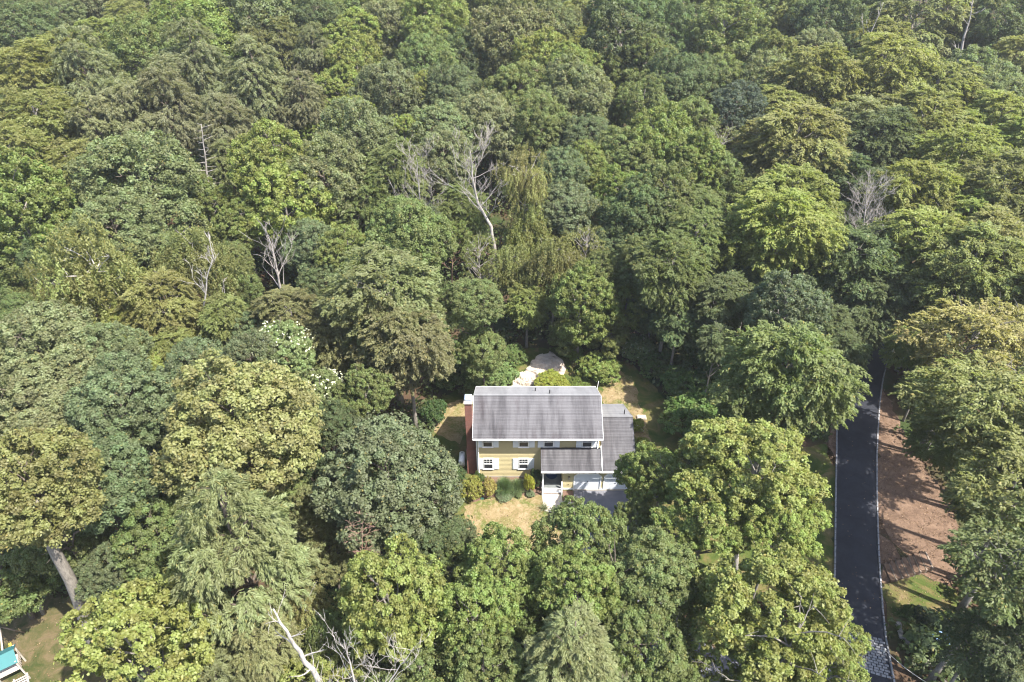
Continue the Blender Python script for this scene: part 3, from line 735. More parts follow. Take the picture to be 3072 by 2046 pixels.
def crown_broad(name, seed, lobes=26, lobe_r=(1.45, 2.3), puff_r=(.42, .85), per=95, puffs=24, L=.27, Wd=.20, axes=(5, 5, 4.6), zmin=-.5, cover=(.58, .80), up=.5, rnd_=.6, extra=0.0):
    rng = np.random.default_rng(seed); ax = np.array(axes)
    d = fib(lobes, rng, zmin); lr = rng.uniform(*lobe_r, lobes)
    lc = d*ax*rng.uniform(*cover, (lobes, 1))*lump(d, rng); lc[:, 2] *= np.where(lc[:, 2] < 0, .8, 1)
    lc = np.vstack([lc, [[0, 0, axes[2]*.3]]]); lr = np.append(lr, 2.4); d = np.vstack([d, [[0, 0, 1]]])
    # one or two leaders break the outline
    PC, PR, PO = [], [], []
    for i in range(len(lc)):
        e = fib(puffs, rng, -1.0); e = e[(e@d[i] > -.35) | (e[:, 2] > .2)]
        c = lc[i] + e*lr[i]*np.array([1, 1, .82])*rng.uniform(.8, 1.12, (len(e), 1))
        keep = np.ones(len(c), bool)
        for j in range(len(lc)):
            if j != i: keep &= (np.linalg.norm((c-lc[j])/np.array([1, 1, .82]), axis=1) > lr[j]*.82)
        keep |= rng.random(len(c)) < .06
        c = c[keep]; e = e[keep]
        PC.append(c); PO.append(e*.7+d[i]*.3); PR.append(rng.uniform(*puff_r, len(c)))
    PC = np.vstack(PC); PO = nrm_(np.vstack(PO)); PR = np.concatenate(PR)
    c, n, t, l, w, to, cl = puffs_to_leaves(rng, PC, PR, PO, per, L, Wd, up, rnd_)
    c[:, 2] += ZC
    return leaf_mesh(name, c, n, t, l, w, to, cl), lc + np.array([0, 0, ZC]), lr

def crown_feather(name, seed, lobes=26, lobe_r=(1.2, 2.1), puffs=54, per=62, L=.26, Wd=.13, axes=(5, 5, 5.0), zmin=-.8, cover=(.55, .84), droop=.35, ln=(.9, 1.7), width=.36, thick=.06, flat=.42, cone=0.0):
    """rounded crown made of flat pointed sprays that reach outward and arch over: beech, hemlock"""
    rng = np.random.default_rng(seed); ax = np.array(axes)
    d = fib(lobes, rng, zmin); lr = rng.uniform(*lobe_r, lobes); lc = d*ax*rng.uniform(*cover, (lobes, 1))*lump(d, rng)
    f = np.clip((lc[:, 2]/axes[2]+.5)/1.5, 0, 1); lc[:, :2] *= (1-cone*f)[:, None]; lc[:, 2] *= np.where(lc[:, 2] > 0, 1+cone*.5, 1); lr *= (1-.35*cone*f)
    lc = np.vstack([lc, [[0, 0, axes[2]*.2]]]); lr = np.append(lr, 2.2); d = np.vstack([d, [[0, 0, 1]]])
    C, Nn, T, CL, TO = [], [], [], [], []
    for i in range(len(lc)):
        e = fib(puffs, rng, -1.0); e = e[(e@d[i] > -.3) | (e[:, 2] > .25)]
        c0 = lc[i] + e*lr[i]*np.array([1, 1, .85])*rng.uniform(.7, 1.1, (len(e), 1)); keep = np.ones(len(c0), bool)
        for j in range(len(lc)):
            if j != i: keep &= (np.linalg.norm((c0-lc[j])/np.array([1, 1, .85]), axis=1) > lr[j]*.80)
        tone = rng.random()
        for p, q in zip(c0[keep], e[keep]):
            o = q*.6 + d[i]*.4; hz = np.array([o[0], o[1], 0]); hn = np.linalg.norm(hz)
            a = math.atan2(o[1], o[0]) + rng.normal(0, .5)
            axd = np.array([math.cos(a), math.sin(a), .55*o[2] - droop*rng.uniform(.2, 1.2)]); axd /= np.linalg.norm(axd)
            side = np.cross([0, 0, 1], axd); side /= np.linalg.norm(side); pn = np.cross(axd, side); tilt = rng.normal(0, .35); side = side*math.cos(tilt)+pn*math.sin(tilt); pn = np.cross(axd, side)
            l = rng.uniform(*ln); uu = rng.random(per)**.85; vv = rng.uniform(-1, 1, per)*(1-.8*uu)*width*l
            C.append(p - axd*l*.45 + axd*(uu*l)[:, None] + side*vv[:, None] + pn*(rng.normal(0, thick, per) - .22*(uu**2)*l)[:, None])
            Nn.append(pn + np.array([0, 0, .45]) + rng.normal(0, flat, (per, 3))); T.append(axd + side*np.sign(vv)[:, None]*.6 + rng.normal(0, .25, (per, 3)))
            CL.append(np.full(per, .5*tone+.5*rng.random())); TO.append(rng.random(per))
    c = np.vstack(C); c[:, 2] += ZC; k = len(c)
    return leaf_mesh(name, c, np.vstack(Nn), np.vstack(T), L*rng.uniform(.7, 1.3, k), Wd*rng.uniform(.7, 1.3, k), np.concatenate(TO), np.concatenate(CL)), lc + np.array([0, 0, ZC]), lr

def crown_weep(name, seed, axes=(4.2, 4.2, 6.2), strands=900, per=34, L=.26, Wd=.11):
    """hanging strands under a loose rounded top: birch"""
    rng = np.random.default_rng(seed)
    heads = fib(38, rng, -.65)*np.array(axes)*rng.uniform(.35, .95, (38, 1))
    hi = rng.integers(0, 38, strands); st = heads[hi] + rng.normal(0, .75, (strands, 3))*np.array([1, 1, .6])
    ln = rng.uniform(.7, 2.4, strands); drift = rng.normal(0, .28, (strands, 2)) + st[:, :2]*.06
    idx = np.repeat(np.arange(strands), per); u = np.tile(np.linspace(0, 1, per), strands) + rng.normal(0, .02, strands*per)
    c = st[idx].copy(); c[:, :2] += drift[idx]*(u[:, None])*ln[idx][:, None]; c[:, 2] -= ln[idx]*u**1.3*.9
    c += rng.normal(0, .10, c.shape); k = len(c)
    n = rng.normal(0, .7, (k, 3)) + nrm_(c)*.5 + np.array([0, 0, .35]); t = rng.normal(0, .5, (k, 3)) + np.array([0, 0, -1.0])
    c[:, 2] += ZC
    return leaf_mesh(name, c, n, t, L*rng.uniform(.7, 1.3, k), Wd*rng.uniform(.7, 1.3, k), rng.random(k), rng.random(38)[hi][idx]), heads + np.array([0, 0, ZC]), np.full(38, .8)

def trunk_mesh(name, seed, tips, radii, mat, r0=.30, limbs=14, top=None, twigs=2, lean=.25, white=False):
    """tapered stem with limbs reaching into the crown"""
    r = random.Random(seed); V, Fc = [], []
    top = top or ZC+2.5; n = 9
    wob = [(0, 0)]
    for i in range(n): wob.append((wob[-1][0]+r.uniform(-lean, lean)*.6, wob[-1][1]+r.uniform(-lean, lean)*.6))
    stem = [Vector((wob[i][0]*i/n, wob[i][1]*i/n, top*i/(n-1) - (.6 if i == 0 else 0))) for i in range(n)]
    tube_vf(stem, [r0*(1.35 if i == 0 else 1)*(1-.82*i/(n-1)) for i in range(n)], 8, V, Fc)
    def on(z):
        for a, b in zip(stem[:-1], stem[1:]):
            if a.z <= z <= b.z: return a.lerp(b, (z-a.z)/(b.z-a.z))
        return stem[-1]
    order = list(range(len(tips))); r.shuffle(order)
    for k in order[:limbs]:
        e = Vector([float(q) for q in tips[k]]); hz = math.hypot(e.x, e.y)
        s = on(max(top*.28, min(top*.93, e.z - hz*r.uniform(.45, .9))))
        m1 = s.lerp(e, .35) + Vector((r.uniform(-.3, .3), r.uniform(-.3, .3), .15*hz*.5)); m2 = s.lerp(e, .72) + Vector((r.uniform(-.3, .3), r.uniform(-.3, .3), .1*hz*.5))
        rb = r0*.34*(1-.5*s.z/top)+.03
        tube_vf([s, m1, m2, e], [rb, rb*.75, rb*.5, .018], 5, V, Fc, cap=False)
        for q in range(twigs):
            a = m2.lerp(e, r.random()); d = Vector((r.uniform(-1, 1), r.uniform(-1, 1), r.uniform(-.2, .9))).normalized()*r.uniform(.6, 1.5)
            tube_vf([a, a+d*.5+Vector((0, 0, .08)), a+d], [rb*.4, rb*.25, .010], 4, V, Fc, cap=False)
    return mesh_of(name, V, Fc, mat, True)

TREE = {}
def add_kind(kind, k, crown, tips, rad, mat, **kw):
    TREE.setdefault(kind, []).append((crown, trunk_mesh('trunk', 100+k, tips, rad, mat, **kw)))
for k in range(3):
    c, t, r_ = crown_broad('crown', 10+k, lobes=(28, 34, 24)[k], lobe_r=(1.25, 2.1), puff_r=(.30, .62), per=80, puffs=44, L=.215, Wd=.165, zmin=-.8, axes=((5, 5, 4.4), (5, 4.6, 5.2), (4.8, 5.2, 4.0))[k], up=.75, rnd_=.5)
    add_kind('oak', k, c, t, r_, M['bark'])
for k in range(3):
    c, t, r_ = crown_broad('crown', 20+k, lobes=(36, 42, 30)[k], lobe_r=(.95, 1.6), puff_r=(.26, .52), per=84, puffs=28, L=.225, Wd=.175, axes=((5, 5, 5.2), (4.7, 5, 5.8), (5, 4.8, 4.6))[k], cover=(.66, .92), zmin=-.85, rnd_=.6, up=.55)
    add_kind('maple', 10+k, c, t, r_, M['bark_pale'], limbs=18)
for k in range(3):
    c, t, r_ = crown_feather('crown', 30+k, lobes=(26, 32, 22)[k], axes=((5, 5, 5.0), (4.8, 5, 5.4), (5, 4.8, 4.6))[k])
    add_kind('beech', 20+k, c, t, r_, M['bark_pale'], limbs=20)
c, t, r_ = crown_feather('crown', 37, lobes=24, per=30, puffs=28, lobe_r=(.9, 1.7), cover=(.45, 1.0), L=.30, Wd=.15); add_kind('airy', 28, c, t, r_, M['bark_pale'], limbs=26, twigs=3)
for k in range(2):
    c, t, r_ = crown_feather('crown', 40+k, lobes=(34, 40)[k], lobe_r=(1.0, 1.6), puffs=38, per=70, L=.32, Wd=.075, axes=(4.7, 4.7, 5.6), droop=.6, ln=(.8, 1.4), width=.30, flat=.5, cone=(.3, .42)[k], cover=(.62, .92), thick=.08)
    add_kind('hemlock', 30+k, c, t, r_, M['bark'], limbs=26, top=ZC+5.0)
for k in range(2):
    c, t, r_ = crown_weep('crown', 50+k, strands=(950, 700)[k]); add_kind('birch', 40+k, c, t, r_, M['bark_white'], limbs=16, r0=.2)
for k in range(2):
    c, t, r_ = crown_broad('crown', 90+k, lobes=(30, 34)[k], lobe_r=(.8, 1.5), puff_r=(.24, .48), per=78, puffs=30, L=.22, Wd=.17, axes=(5.2, 5.2, 3.9), cover=(.5, 1.05), zmin=-.6, rnd_=.6, up=.6)
    add_kind('spread', 80+k, c, t, r_, M['bark_pale'], limbs=16, twigs=3, r0=.24)
c, t, r_ = crown_broad('crown', 61, lobes=44, lobe_r=(.9, 1.3), puff_r=(.3, .5), per=70, puffs=20, L=.22, Wd=.17, axes=(4.9, 4.9, 5.0), cover=(.74, .86), zmin=-.8)
add_kind('dense', 50, c, t, r_, M['bark'])
c, t, r_ = crown_broad('crown', 65, lobes=30, lobe_r=(.7, 1.3), puff_r=(.3, .6), per=20, puffs=10, L=.26, Wd=.19, axes=(5, 5, 5), cover=(.6, 1.0), zmin=-.6)
add_kind('sparse', 51, c, t, r_, M['bark_dead'], limbs=30, twigs=5)
for k in range(2):
    c, t, r_ = crown_broad('crown', 70+k, lobes=18, lobe_r=(1.2, 2.2), puff_r=(.5, .9), per=60, puffs=20, L=.42, Wd=.30, axes=(5, 5, 5), cover=(.5, .85), zmin=-.2)
    add_kind('shrub', 60+k, c, t, r_, M['bark'], limbs=8)

COLOUR = {   # leaf colour (albedo) and its word
    'g': ((.130, .160, .054), 'mid green'), 'd': ((.098, .128, .052), 'dark green'), 'b': ((.120, .152, .072), 'blue-green'), 's': ((.155, .176, .080), 'sage green'),
    'l': ((.158, .194, .053), 'bright green'), 'h': ((.188, .205, .088), 'pale green'), 'y': ((.192, .220, .058), 'yellow-green'), 'o': ((.178, .190, .062), 'olive'), 'k': ((.225, .222, .082), 'golden yellow'),
    'n': ((.165, .174, .074), 'brownish olive'), 'p': ((.182, .190, .098), 'pale grey-green'), 'w': ((.086, .110, .074), 'slate green'), 'r': ((.215, .208, .072), 'orange-tinged'), 'f': ((.175, .215, .085), 'cream-flecked green')}
TEXT = {'oak': ('billowing', 'oak_tree'), 'maple': ('leafy', 'maple_tree'), 'beech': ('layered', 'beech_tree'), 'hemlock': ('feathery', 'hemlock_tree'), 'birch': ('drooping', 'birch_tree'), 'dense': ('dense', 'linden_tree'), 'sparse': ('thin', 'ash_tree'), 'airy': ('airy', 'hornbeam_tree'), 'spread': ('spreading', 'sycamore_tree')}
# every canopy crown that can be told apart: x y (crown centre, photo at 2354 px), width, kind, colour, height of the crown's middle
TREES = """
45 62 165 oak d 15|125 30 125 oak s 13|290 50 125 beech o 14|236 103 139 beech o 13|340 130 185 oak g 14|450 95 198 oak l 14|445 28 158 beech n 14|345 18 132 oak s 14|600 60 224 oak s 14|718 50 132 oak d 15
650 122 152 beech n 12|212 205 178 hemlock p 14|460 190 205 hemlock p 15|600 225 191 hemlock p 14|700 245 125 hemlock p 13|308 290 198 hemlock p 13|235 330 165 hemlock p 12|400 275 198 hemlock p 13|522 318 172 hemlock p 13|535 405 139 hemlock n 10
70 205 205 beech o 14|100 290 218 beech o 14|35 370 185 beech o 13|170 392 158 beech o 12|10 250 112 oak b 13|150 130 145 beech o 13|335 450 284 oak s 13|60 510 244 maple l 13|635 390 198 maple y 15|655 485 231 maple y 12
745 425 218 oak s 13|490 490 125 maple l 10|815 25 158 oak g 14|900 20 145 oak s 14|990 20 158 oak n 14|895 68 158 oak s 13|1005 72 178 oak l 14|825 92 152 maple y 13|1125 20 158 oak g 14|1215 25 145 oak g 14
1178 95 198 oak n 14|1272 66 125 oak s 14|1338 32 88 beech k 14|1330 105 82 beech y 12|1430 45 185 maple d 14|1420 118 211 maple d 14|1482 160 152 maple g 13|975 150 152 oak g 13|820 148 139 maple y 13|1085 140 158 oak d 11
900 222 178 oak s 13|975 205 79 maple y 14|1082 212 66 maple y 12|1120 238 66 maple y 11|1038 222 125 oak b 13|1250 165 145 maple y 13|1318 190 145 maple l 13|1358 212 112 maple y 12|1195 232 152 oak g 13|1318 248 185 oak s 13
1405 262 74 beech g 12|1480 247 145 maple g 14|1548 195 139 oak d 14|820 268 99 maple y 12|932 312 103 maple y 13|1025 312 178 oak s 13|1125 300 172 oak s 13|1235 297 152 oak g 13|1350 325 152 oak b 12|820 342 185 oak s 13
900 418 165 beech g 12|1022 378 139 oak s 12|1205 420 143 birch k 15|1222 530 164 birch o 9|1290 400 132 oak b 13|1300 485 145 oak b 11|1352 392 121 maple l 12|1437 362 158 oak g 13|1520 345 191 maple l 13|1420 455 148 maple l 11
1520 462 198 maple g 12|1065 490 132 beech g 8|950 528 151 oak b 10|1075 535 105 maple l 7|1665 95 191 maple g 14|1723 22 165 oak g 14|1802 42 139 beech o 13|1775 132 121 maple o 14|1868 132 121 oak s 13|1895 55 172 oak d 14
1970 120 95 maple d 12|2100 55 238 beech n 14|2305 55 185 oak d 15|2342 135 125 beech o 13|2024 132 148 beech o 12|1690 253 134 dense w 14|1765 192 148 oak s 13|1668 195 139 oak g 12|1605 190 132 oak d 13|1590 282 139 oak g 12
1860 212 201 beech o 14|2015 190 227 beech o 15|2150 222 214 beech o 14|2238 208 185 oak s 13|2305 245 158 oak s 13|1775 268 158 beech o 12|1980 292 198 beech n 13|1826 340 251 beech o 14|1997 350 198 beech d 12|2202 375 214 beech y 14
2288 290 185 beech y 14|2342 345 148 beech y 13|2116 312 201 beech o 13|1658 338 106 sparse n 12|1590 378 148 maple l 13|1650 398 125 oak g 11|1810 480 231 beech y 14|2100 462 201 beech y 14|2288 480 214 beech o 14|1603 482 135 beech g 12
2195 520 185 beech y 12|1930 430 158 beech d 11|274 552 208 oak s 13|120 600 140 oak d 10|240 652 256 birch o 13|115 690 153 birch o 12|455 605 191 birch o 14|375 705 183 beech o 12|535 600 108 oak g 11|560 520 119 maple l 11
515 738 134 beech o 11|665 722 181 beech n 12|35 722 115 oak g 12|100 832 247 oak s 14|240 822 167 oak s 13|325 842 120 maple y 10|455 872 169 oak b 12|582 848 148 oak b 12|650 815 141 maple f 12|740 905 124 maple f 9
195 905 199 oak s 12|75 945 205 oak s 13|290 945 221 oak b 13|565 990 335 oak k 14|935 558 195 oak g 12|800 585 144 maple l 11|720 580 142 oak b 10|890 690 307 beech n 14|935 800 220 beech n 11|800 780 165 beech n 10
1095 695 145 oak g 12|1110 805 130 oak g 7|1212 705 120 beech l 6|1335 705 155 maple l 8|1105 592 102 sparse o 10|1345 575 103 sparse o 10|1378 632 116 maple g 9|1470 505 172 oak d 11|1485 612 155 beech g 11|1545 640 188 beech g 12
1600 560 182 beech g 13|1790 548 250 beech y 14|2110 562 220 beech y 14|2262 572 232 beech o 14|2222 660 249 beech o 13|1660 690 159 beech d 11|1800 712 200 maple b 14|1945 610 216 beech d 12|2068 690 159 beech d 10|1795 885 290 beech g 13
2225 790 260 airy r 14|2318 770 166 airy r 14|2230 920 270 airy o 14|2085 800 100 beech y 10|2325 960 281 airy o 15|2165 1010 150 beech o 9|72 1105 292 oak o 17|225 1105 243 oak b 13|370 1235 200 oak g 9|555 1290 346 hemlock h 13
150 1240 184 oak g 9|320 1500 335 maple y 11|884 1116 308 oak b 11|890 1380 286 maple y 13|1150 1312 195 maple l 9|1335 1245 190 maple g 9|1085 1425 216 maple l 11|1325 1365 205 maple l 10|1500 1330 216 oak g 10|1310 1520 259 hemlock h 12
1115 1540 194 maple g 10|1480 1500 216 oak g 9|1490 1095 165 maple l 8|1732 1078 285 spread y 13|1625 1190 210 spread l 10|1780 1400 330 spread y 12|1890 1490 180 spread y 9|1650 1460 230 spread l 8|1640 1040 150 spread l 9|2320 1120 302 airy o 14
2325 1310 302 airy g 14|2230 1150 120 airy d 8|2250 1490 200 airy d 8|2330 1500 162 airy d 11|735 1180 130 oak n 8|985 1240 140 oak d 8|700 1390 140 birch k 9|1450 1390 140 maple g 8|460 1440 184 hemlock h 8|600 1480 184 hemlock h 9
1385 640 138 maple g 8|1410 560 117 oak d 9|760 660 137 oak d 9|480 800 128 beech o 8|150 760 131 beech o 9|1560 740 140 beech d 8|1500 720 120 maple d 6|1890 760 131 beech d 9|2140 900 130 beech o 9|2000 560 169 beech d 9
760 1604 253 maple y 6|0 1316 231 oak g 6|964 1604 247 maple g 8|520 1604 235 hemlock h 6|1568 8 147 maple g 13|216 -8 145 oak s 13|1980 -12 145 oak d 13|1740 1604 156 maple y 8|2212 -16 145 beech o 13|0 636 183 oak g 8
1292 -24 145 oak g 13|840 496 165 beech g 9|256 1304 135 oak b 8|1568 1604 135 maple g 8|0 -28 145 oak d 13|516 -28 145 beech n 13|676 -28 145 oak s 13|1276 608 145 birch o 10|1176 620 144 birch o 8|1984 740 137 beech d 8
840 904 126 maple g 10|380 1092 123 oak b 6|760 1276 132 oak n 6|1648 -32 137 oak g 13|1840 -32 137 oak g 13|1532 88 137 oak d 9|2216 104 137 oak d 9|728 164 137 hemlock p 10|88 -36 124 oak s 13|1056 -36 124 oak n 13
1484 -36 124 beech g 13|2348 -36 124 beech o 13|780 220 124 maple y 10|1688 464 124 oak g 8|196 480 124 oak s 10|1648 788 100 beech d 10|1456 1204 118 maple g 6|292 -40 110 beech o 13|388 -40 110 beech o 13|760 -40 110 maple y 13
1376 -40 110 maple d 13|1728 404 110 oak g 10|2308 1604 146 airy d 8|860 -44 96 oak s 13|940 -44 96 oak n 13|1172 -44 96 oak n 13|0 132 96 oak b 8|732 308 103 maple y 9|1684 604 116 beech g 10|2348 640 117 beech o 9
552 664 117 oak g 8|1948 812 101 beech d 9|768 980 117 oak d 9|440 1140 125 hemlock s 6|1208 1400 137 maple g 8|752 1456 140 birch g 8|1844 1596 135 maple y 6|156 -48 84 beech o 13|592 -48 84 oak s 13|1764 -48 84 oak d 13
1912 -48 84 oak d 13|2044 -48 84 beech o 13|2140 -48 84 beech o 13|2280 -48 84 beech n 13|1988 64 88 beech o 8|656 296 102 hemlock p 10|1184 356 106 oak g 8|2000 468 112 beech y 10|1372 508 115 oak o 9|172 544 115 maple l 9
356 608 116 birch o 10|392 800 117 beech o 10|1040 1235 105 oak d 6|1420 1604 146 hemlock s 8|448 -52 84 oak s 13|184 56 87 oak s 8|536 136 92 hemlock p 9|1144 184 95 maple y 8|1716 328 104 beech o 9|1912 508 115 beech y 10
760 524 116 oak s 8|1728 644 116 beech d 10|300 756 117 maple y 10|584 764 116 oak b 10|728 828 116 maple g 8|716 1104 123 oak d 6|664 1152 125 oak g 8|1032 1312 123 maple g 6|2440 690 282 beech o 14|2455 1290 266 airy g 13
2450 1490 256 airy d 12|2428 490 238 beech o 14|1795 1200 175 spread y 11|1440 700 150 maple l 6|1392 765 110 maple l 4|1300 770 90 maple g 4|2450 1090 250 airy g 14|2445 900 240 airy o 14|2440 1000 200 airy o 17
"""
LANE_ROOM = [(p.x-1.3, p.y) for p in LEW] + [(p.x+1.3, p.y) for p in reversed(REW)]
NO_TRUNK = [LANE_ROOM, LITTER, BANK_LAWN, DRIVE, SIDE_LAWN, LEFT_LAWN, FRONT_LAWN, [(-5.5, 41.5), (12.3, 41.5), (12.3, 53.5), (-5.5, 53.5)], P((1525, 1165), (1590, 1050), (1715, 1050), (1712, 1130))]
def footing(x, y):
    """nearest spot where a trunk can stand: off the lane, the drive, the lawns and the house"""
    for k in range(0, 18):
        for a in range(12):
            q = Vector((x + .6*k*cos(a*pi/6), y + .6*k*sin(a*pi/6)))
            if not any(inside(n, q.x, q.y) for n in NO_TRUNK): return q
    return Vector((x, y))
def place(kind, x, y, w, colour, zc, label, group, name, cat='tree', idx=[0]):
    p = atg(x*1.305, y*1.305, zc); wd = w*1.305*depth(p)/F
    var = TREE[kind]; idx[0] += 1; r = random.Random(idx[0]*7+3)
    crown, trunk = var[r.randrange(len(var))]
    b = footing(p.x, p.y); root = empty(name, (b.x, b.y, gz(b.x, b.y)), 0, label, cat, group); turn = r.uniform(0, 6.28); dz = gz(p.x, p.y) - gz(b.x, b.y)
    nomw = 9.6 if kind == 'birch' else 10.3
    s = wd/nomw; asp = {'hemlock': 1.05, 'birch': 1.0, 'beech': 1.0, 'spread': .9}.get(kind, 1.05)*r.uniform(.88, 1.12)
    c = bpy.data.objects.new('crown', crown); link(c, root)
    c.scale = (s, s*r.uniform(.92, 1.08), s*asp); c.location = (p.x-b.x, p.y-b.y, zc - ZC*s*asp + dz); c.rotation_euler[2] = turn
    q = COLOUR[colour][0]; j = [r.uniform(.95, 1.05) for _ in range(3)]; v = r.uniform(.9, 1.12)
    c.color = (q[0]*v*j[0], q[1]*v*j[1], q[2]*v*j[2], 1)
    t = bpy.data.objects.new('trunk', trunk); link(t, root); t.scale = (s, s, (zc + s*asp*2.2)/(ZC + 2.2)); t.rotation_euler[2] = turn
    return root

MARKS = [('the yellow house roof', 1240, 960), ('the spiky bare snag', 465, 350), ('the leaning bare tree', 1105, 440), ('the fine-twigged dead tree', 962, 430), ('the forked dead tree', 640, 620),
         ('the grey twiggy dead crown', 1990, 475), ('the slate dense crown', 1690, 253), ('the big golden crown', 565, 985), ('the teal playset roof', 15, 1500), ('the shaded lane', 1985, 1150),
         ('the bleached dead tree', 715, 1500), ('the garage doors', 1370, 1105), ('the granite apron', 1985, 1500), ('the top left corner', 0, 0), ('the top right corner', 2354, 0), ('the middle of the top edge', 1177, 0),
         ('the timber steps', 2085, 1285), ('the rock ledge', 1240, 850), ('the left edge middle', 0, 760), ('the right edge middle', 2354, 700), ('the twin pale snags', 2010, 60)]
DIRS = ['right of', 'below and right of', 'below', 'below and left of', 'left of', 'above and left of', 'above', 'above and right of']
ORD = ['first', 'second', 'third', 'fourth', 'fifth', 'sixth', 'seventh', 'eighth', 'ninth', 'tenth', 'eleventh', 'twelfth']
rows_ = []
for row in TREES.strip().replace('\n', '|').split('|'):
    x, y, w, k, c, z = row.split(); rows_.append((float(x), float(y), float(w), k, c, float(z)))
def sector(m, x, y): return int(((math.atan2(y-m[2], x-m[1]) + pi/8) % (2*pi))//(pi/4))
def where_is(i):
    """which crown of its colour it is, counted outward from the nearest landmark"""
    x, y, w, k, c, z = rows_[i]
    m = min(MARKS, key=lambda q: math.hypot(q[1]-x, q[2]-y) + (0 if (q[1], q[2]) != (x, y) else 1e9)); s = sector(m, x, y)
    d0 = math.hypot(m[1]-x, m[2]-y)
    n = sum(1 for (a, b, w2, k2, c2, z2) in rows_ if k2 == k and c2 == c and sector(m, a, b) == s and math.hypot(m[1]-a, m[2]-b) < d0)
    return ORD[n], DIRS[s], m[0]
SKIP = set()
for i, (x, y, w, k, c, z) in enumerate(rows_):
    o_, d_, m_ = where_is(i); tx, nm = TEXT[k]
    place(k, x, y, w, c, z, f'{o_} {COLOUR[c][1]} {tx} tree {d_} {m_}', 'canopy trees of the wood', nm)

# ------------------------------------------------------------------ dead and bare trees
def bare(name, pts_px, h_top, label, mat, r0, seed, n1=10, len1=2.2, depth_=3, up=.6, base_h=0.0, spread=1.0, first=.35, stubs=False, tw=.012, sag=0.0):
    """stem drawn through the given photo points, rising from the ground to h_top; branches fork off it"""
    r = random.Random(seed); g0 = atg(pts_px[0][0]*1.305, pts_px[0][1]*1.305, base_h); y0 = g0.y; base_z = gz(g0.x, g0.y)
    stem = [Vector((g0.x, g0.y, base_z-.4))] if base_h > .5 else [g0 - Vector((0, 0, .4))]
    if base_h > .5: stem.append(g0)
    for k, (x, y) in enumerate(pts_px[1:]):
        u = (x*1.305-1536)/F; v = (y*1.305-1023)/F           # follow the line of sight to the plane the stem stands in
        dy = CA - v*SA; dz = -SA - v*CA; t = (y0 + r.uniform(-.2, .2))/dy
        stem.append(Vector((u*t, dy*t, CAM_H + dz*t)))
    V, Fc = [], []
    P_ = [stem[0]]
    for a, b in zip(stem[:-1], stem[1:]):
        for q in (.34, .67, 1.0): P_.append(a.lerp(b, q) + Vector((r.uniform(-.06, .06), r.uniform(-.06, .06), 0)))
    n = len(P_); tube_vf(P_, [r0*(1-.86*(i/(n-1))**.9) for i in range(n)], 8, V, Fc)
    def grow(p, d, L, rad, lev):
        pts = [p]; q = p; dd = d.copy(); m = 4
        for i in range(m):
            dd = (dd + Vector((r.uniform(-.28, .28), r.uniform(-.28, .28), r.uniform(-.1, .22)*up - sag))).normalized(); q = q + dd*L/m; pts.append(q)
        tube_vf(pts, [rad*(1-.8*i/m)+tw*.15 for i in range(m+1)], 5 if rad > .04 else 4, V, Fc, cap=False)
        if lev <= 0: return
        for _ in range(r.randint(2, 4) if not stubs else r.randint(0, 1)):
            i = r.randint(1, m); a = pts[i]; e = (dd + Vector((r.uniform(-1, 1), r.uniform(-1, 1), r.uniform(-.1, .9)*up))*.8*spread).normalized()
            grow(a, e, L*r.uniform(.4, .7), max(tw*.7, rad*(1-.75*i/m)*.5), lev-1)
    for k in range(n1):
        f = first + (1-first)*(k+r.random()*.6)/n1; i = min(n-2, int(f*(n-1))); p = P_[i].lerp(P_[i+1], f*(n-1)-i)
        az = k*2.4 + r.uniform(-.5, .5); d = Vector((cos(az)*spread, sin(az)*spread*.7, up*r.uniform(.4, 1.3))).normalized()
        grow(p, d, len1*.8*(1.15-.6*f)*r.uniform(.7, 1.25), max(tw, r0*(1-.86*f)*.40), depth_-1)
    root = empty(name, P_[0]+Vector((0, 0, .4)), 0, label, 'tree', 'bare and dead trees')
    o = obj('trunk', V, Fc, mat, root, True); o.location = -(P_[0]+Vector((0, 0, .4)))
    return root
bare('dead_spruce', [(481, 440), (478, 415), (470, 350), (463, 285)], 18, 'spiky grey spruce snag with short bare side stubs', M['bark_dead'], .26, 3, n1=44, len1=1.9, depth_=2, up=.12, first=.05, stubs=True, base_h=11.0, tw=.03)
bare('dead_oak', [(1138, 575), (1128, 520), (1098, 465), (1086, 400), (1080, 345)], 17, 'tall leaning bare tree with forked grey limbs', M['bark_dead'], .30, 14, n1=14, len1=5.2, depth_=4, up=1.0, first=.45, base_h=9.0, tw=.028)
bare('dead_maple', [(967, 520), (966, 470), (960, 400), (958, 365)], 16, 'fine-twigged pale dead tree left of the leaning bare tree', M['bark_dead'], .17, 25, n1=20, len1=4.6, depth_=4, up=.8, first=.12, base_h=10.0, tw=.02)
bare('dead_ash', [(652, 690), (640, 640), (634, 600), (618, 545)], 15, 'forked dead tree with dark gap behind, above the white-flecked tree', M['bark_dead'], .22, 31, n1=10, len1=4.8, depth_=3, up=1.2, first=.3, base_h=10.0, tw=.026)
bare('dead_sapling', [(1038, 622), (1042, 590), (1048, 562)], 8, 'small reddish bare sapling below the leaning bare tree', M['bark_red'], .09, 8, n1=9, len1=1.9, depth_=3, up=.7, first=.2, base_h=6.0, tw=.02)
bare('white_birch', [(472, 745), (470, 700), (476, 640), (490, 590), (480, 540)], 15, 'pale birch trunk showing through olive leaves right of its crown', M['bark_white'], .15, 41, n1=8, len1=2.6, depth_=3, up=1.2, first=.4, base_h=10.0, tw=.025)
bare('birch_pole', [(512, 715), (517, 680), (512, 640)], 13, 'short white birch pole beside the taller pale birch trunk', M['bark_white'], .10, 42, n1=4, len1=1.4, depth_=2, up=1.1, first=.5, base_h=10.0, tw=.025)
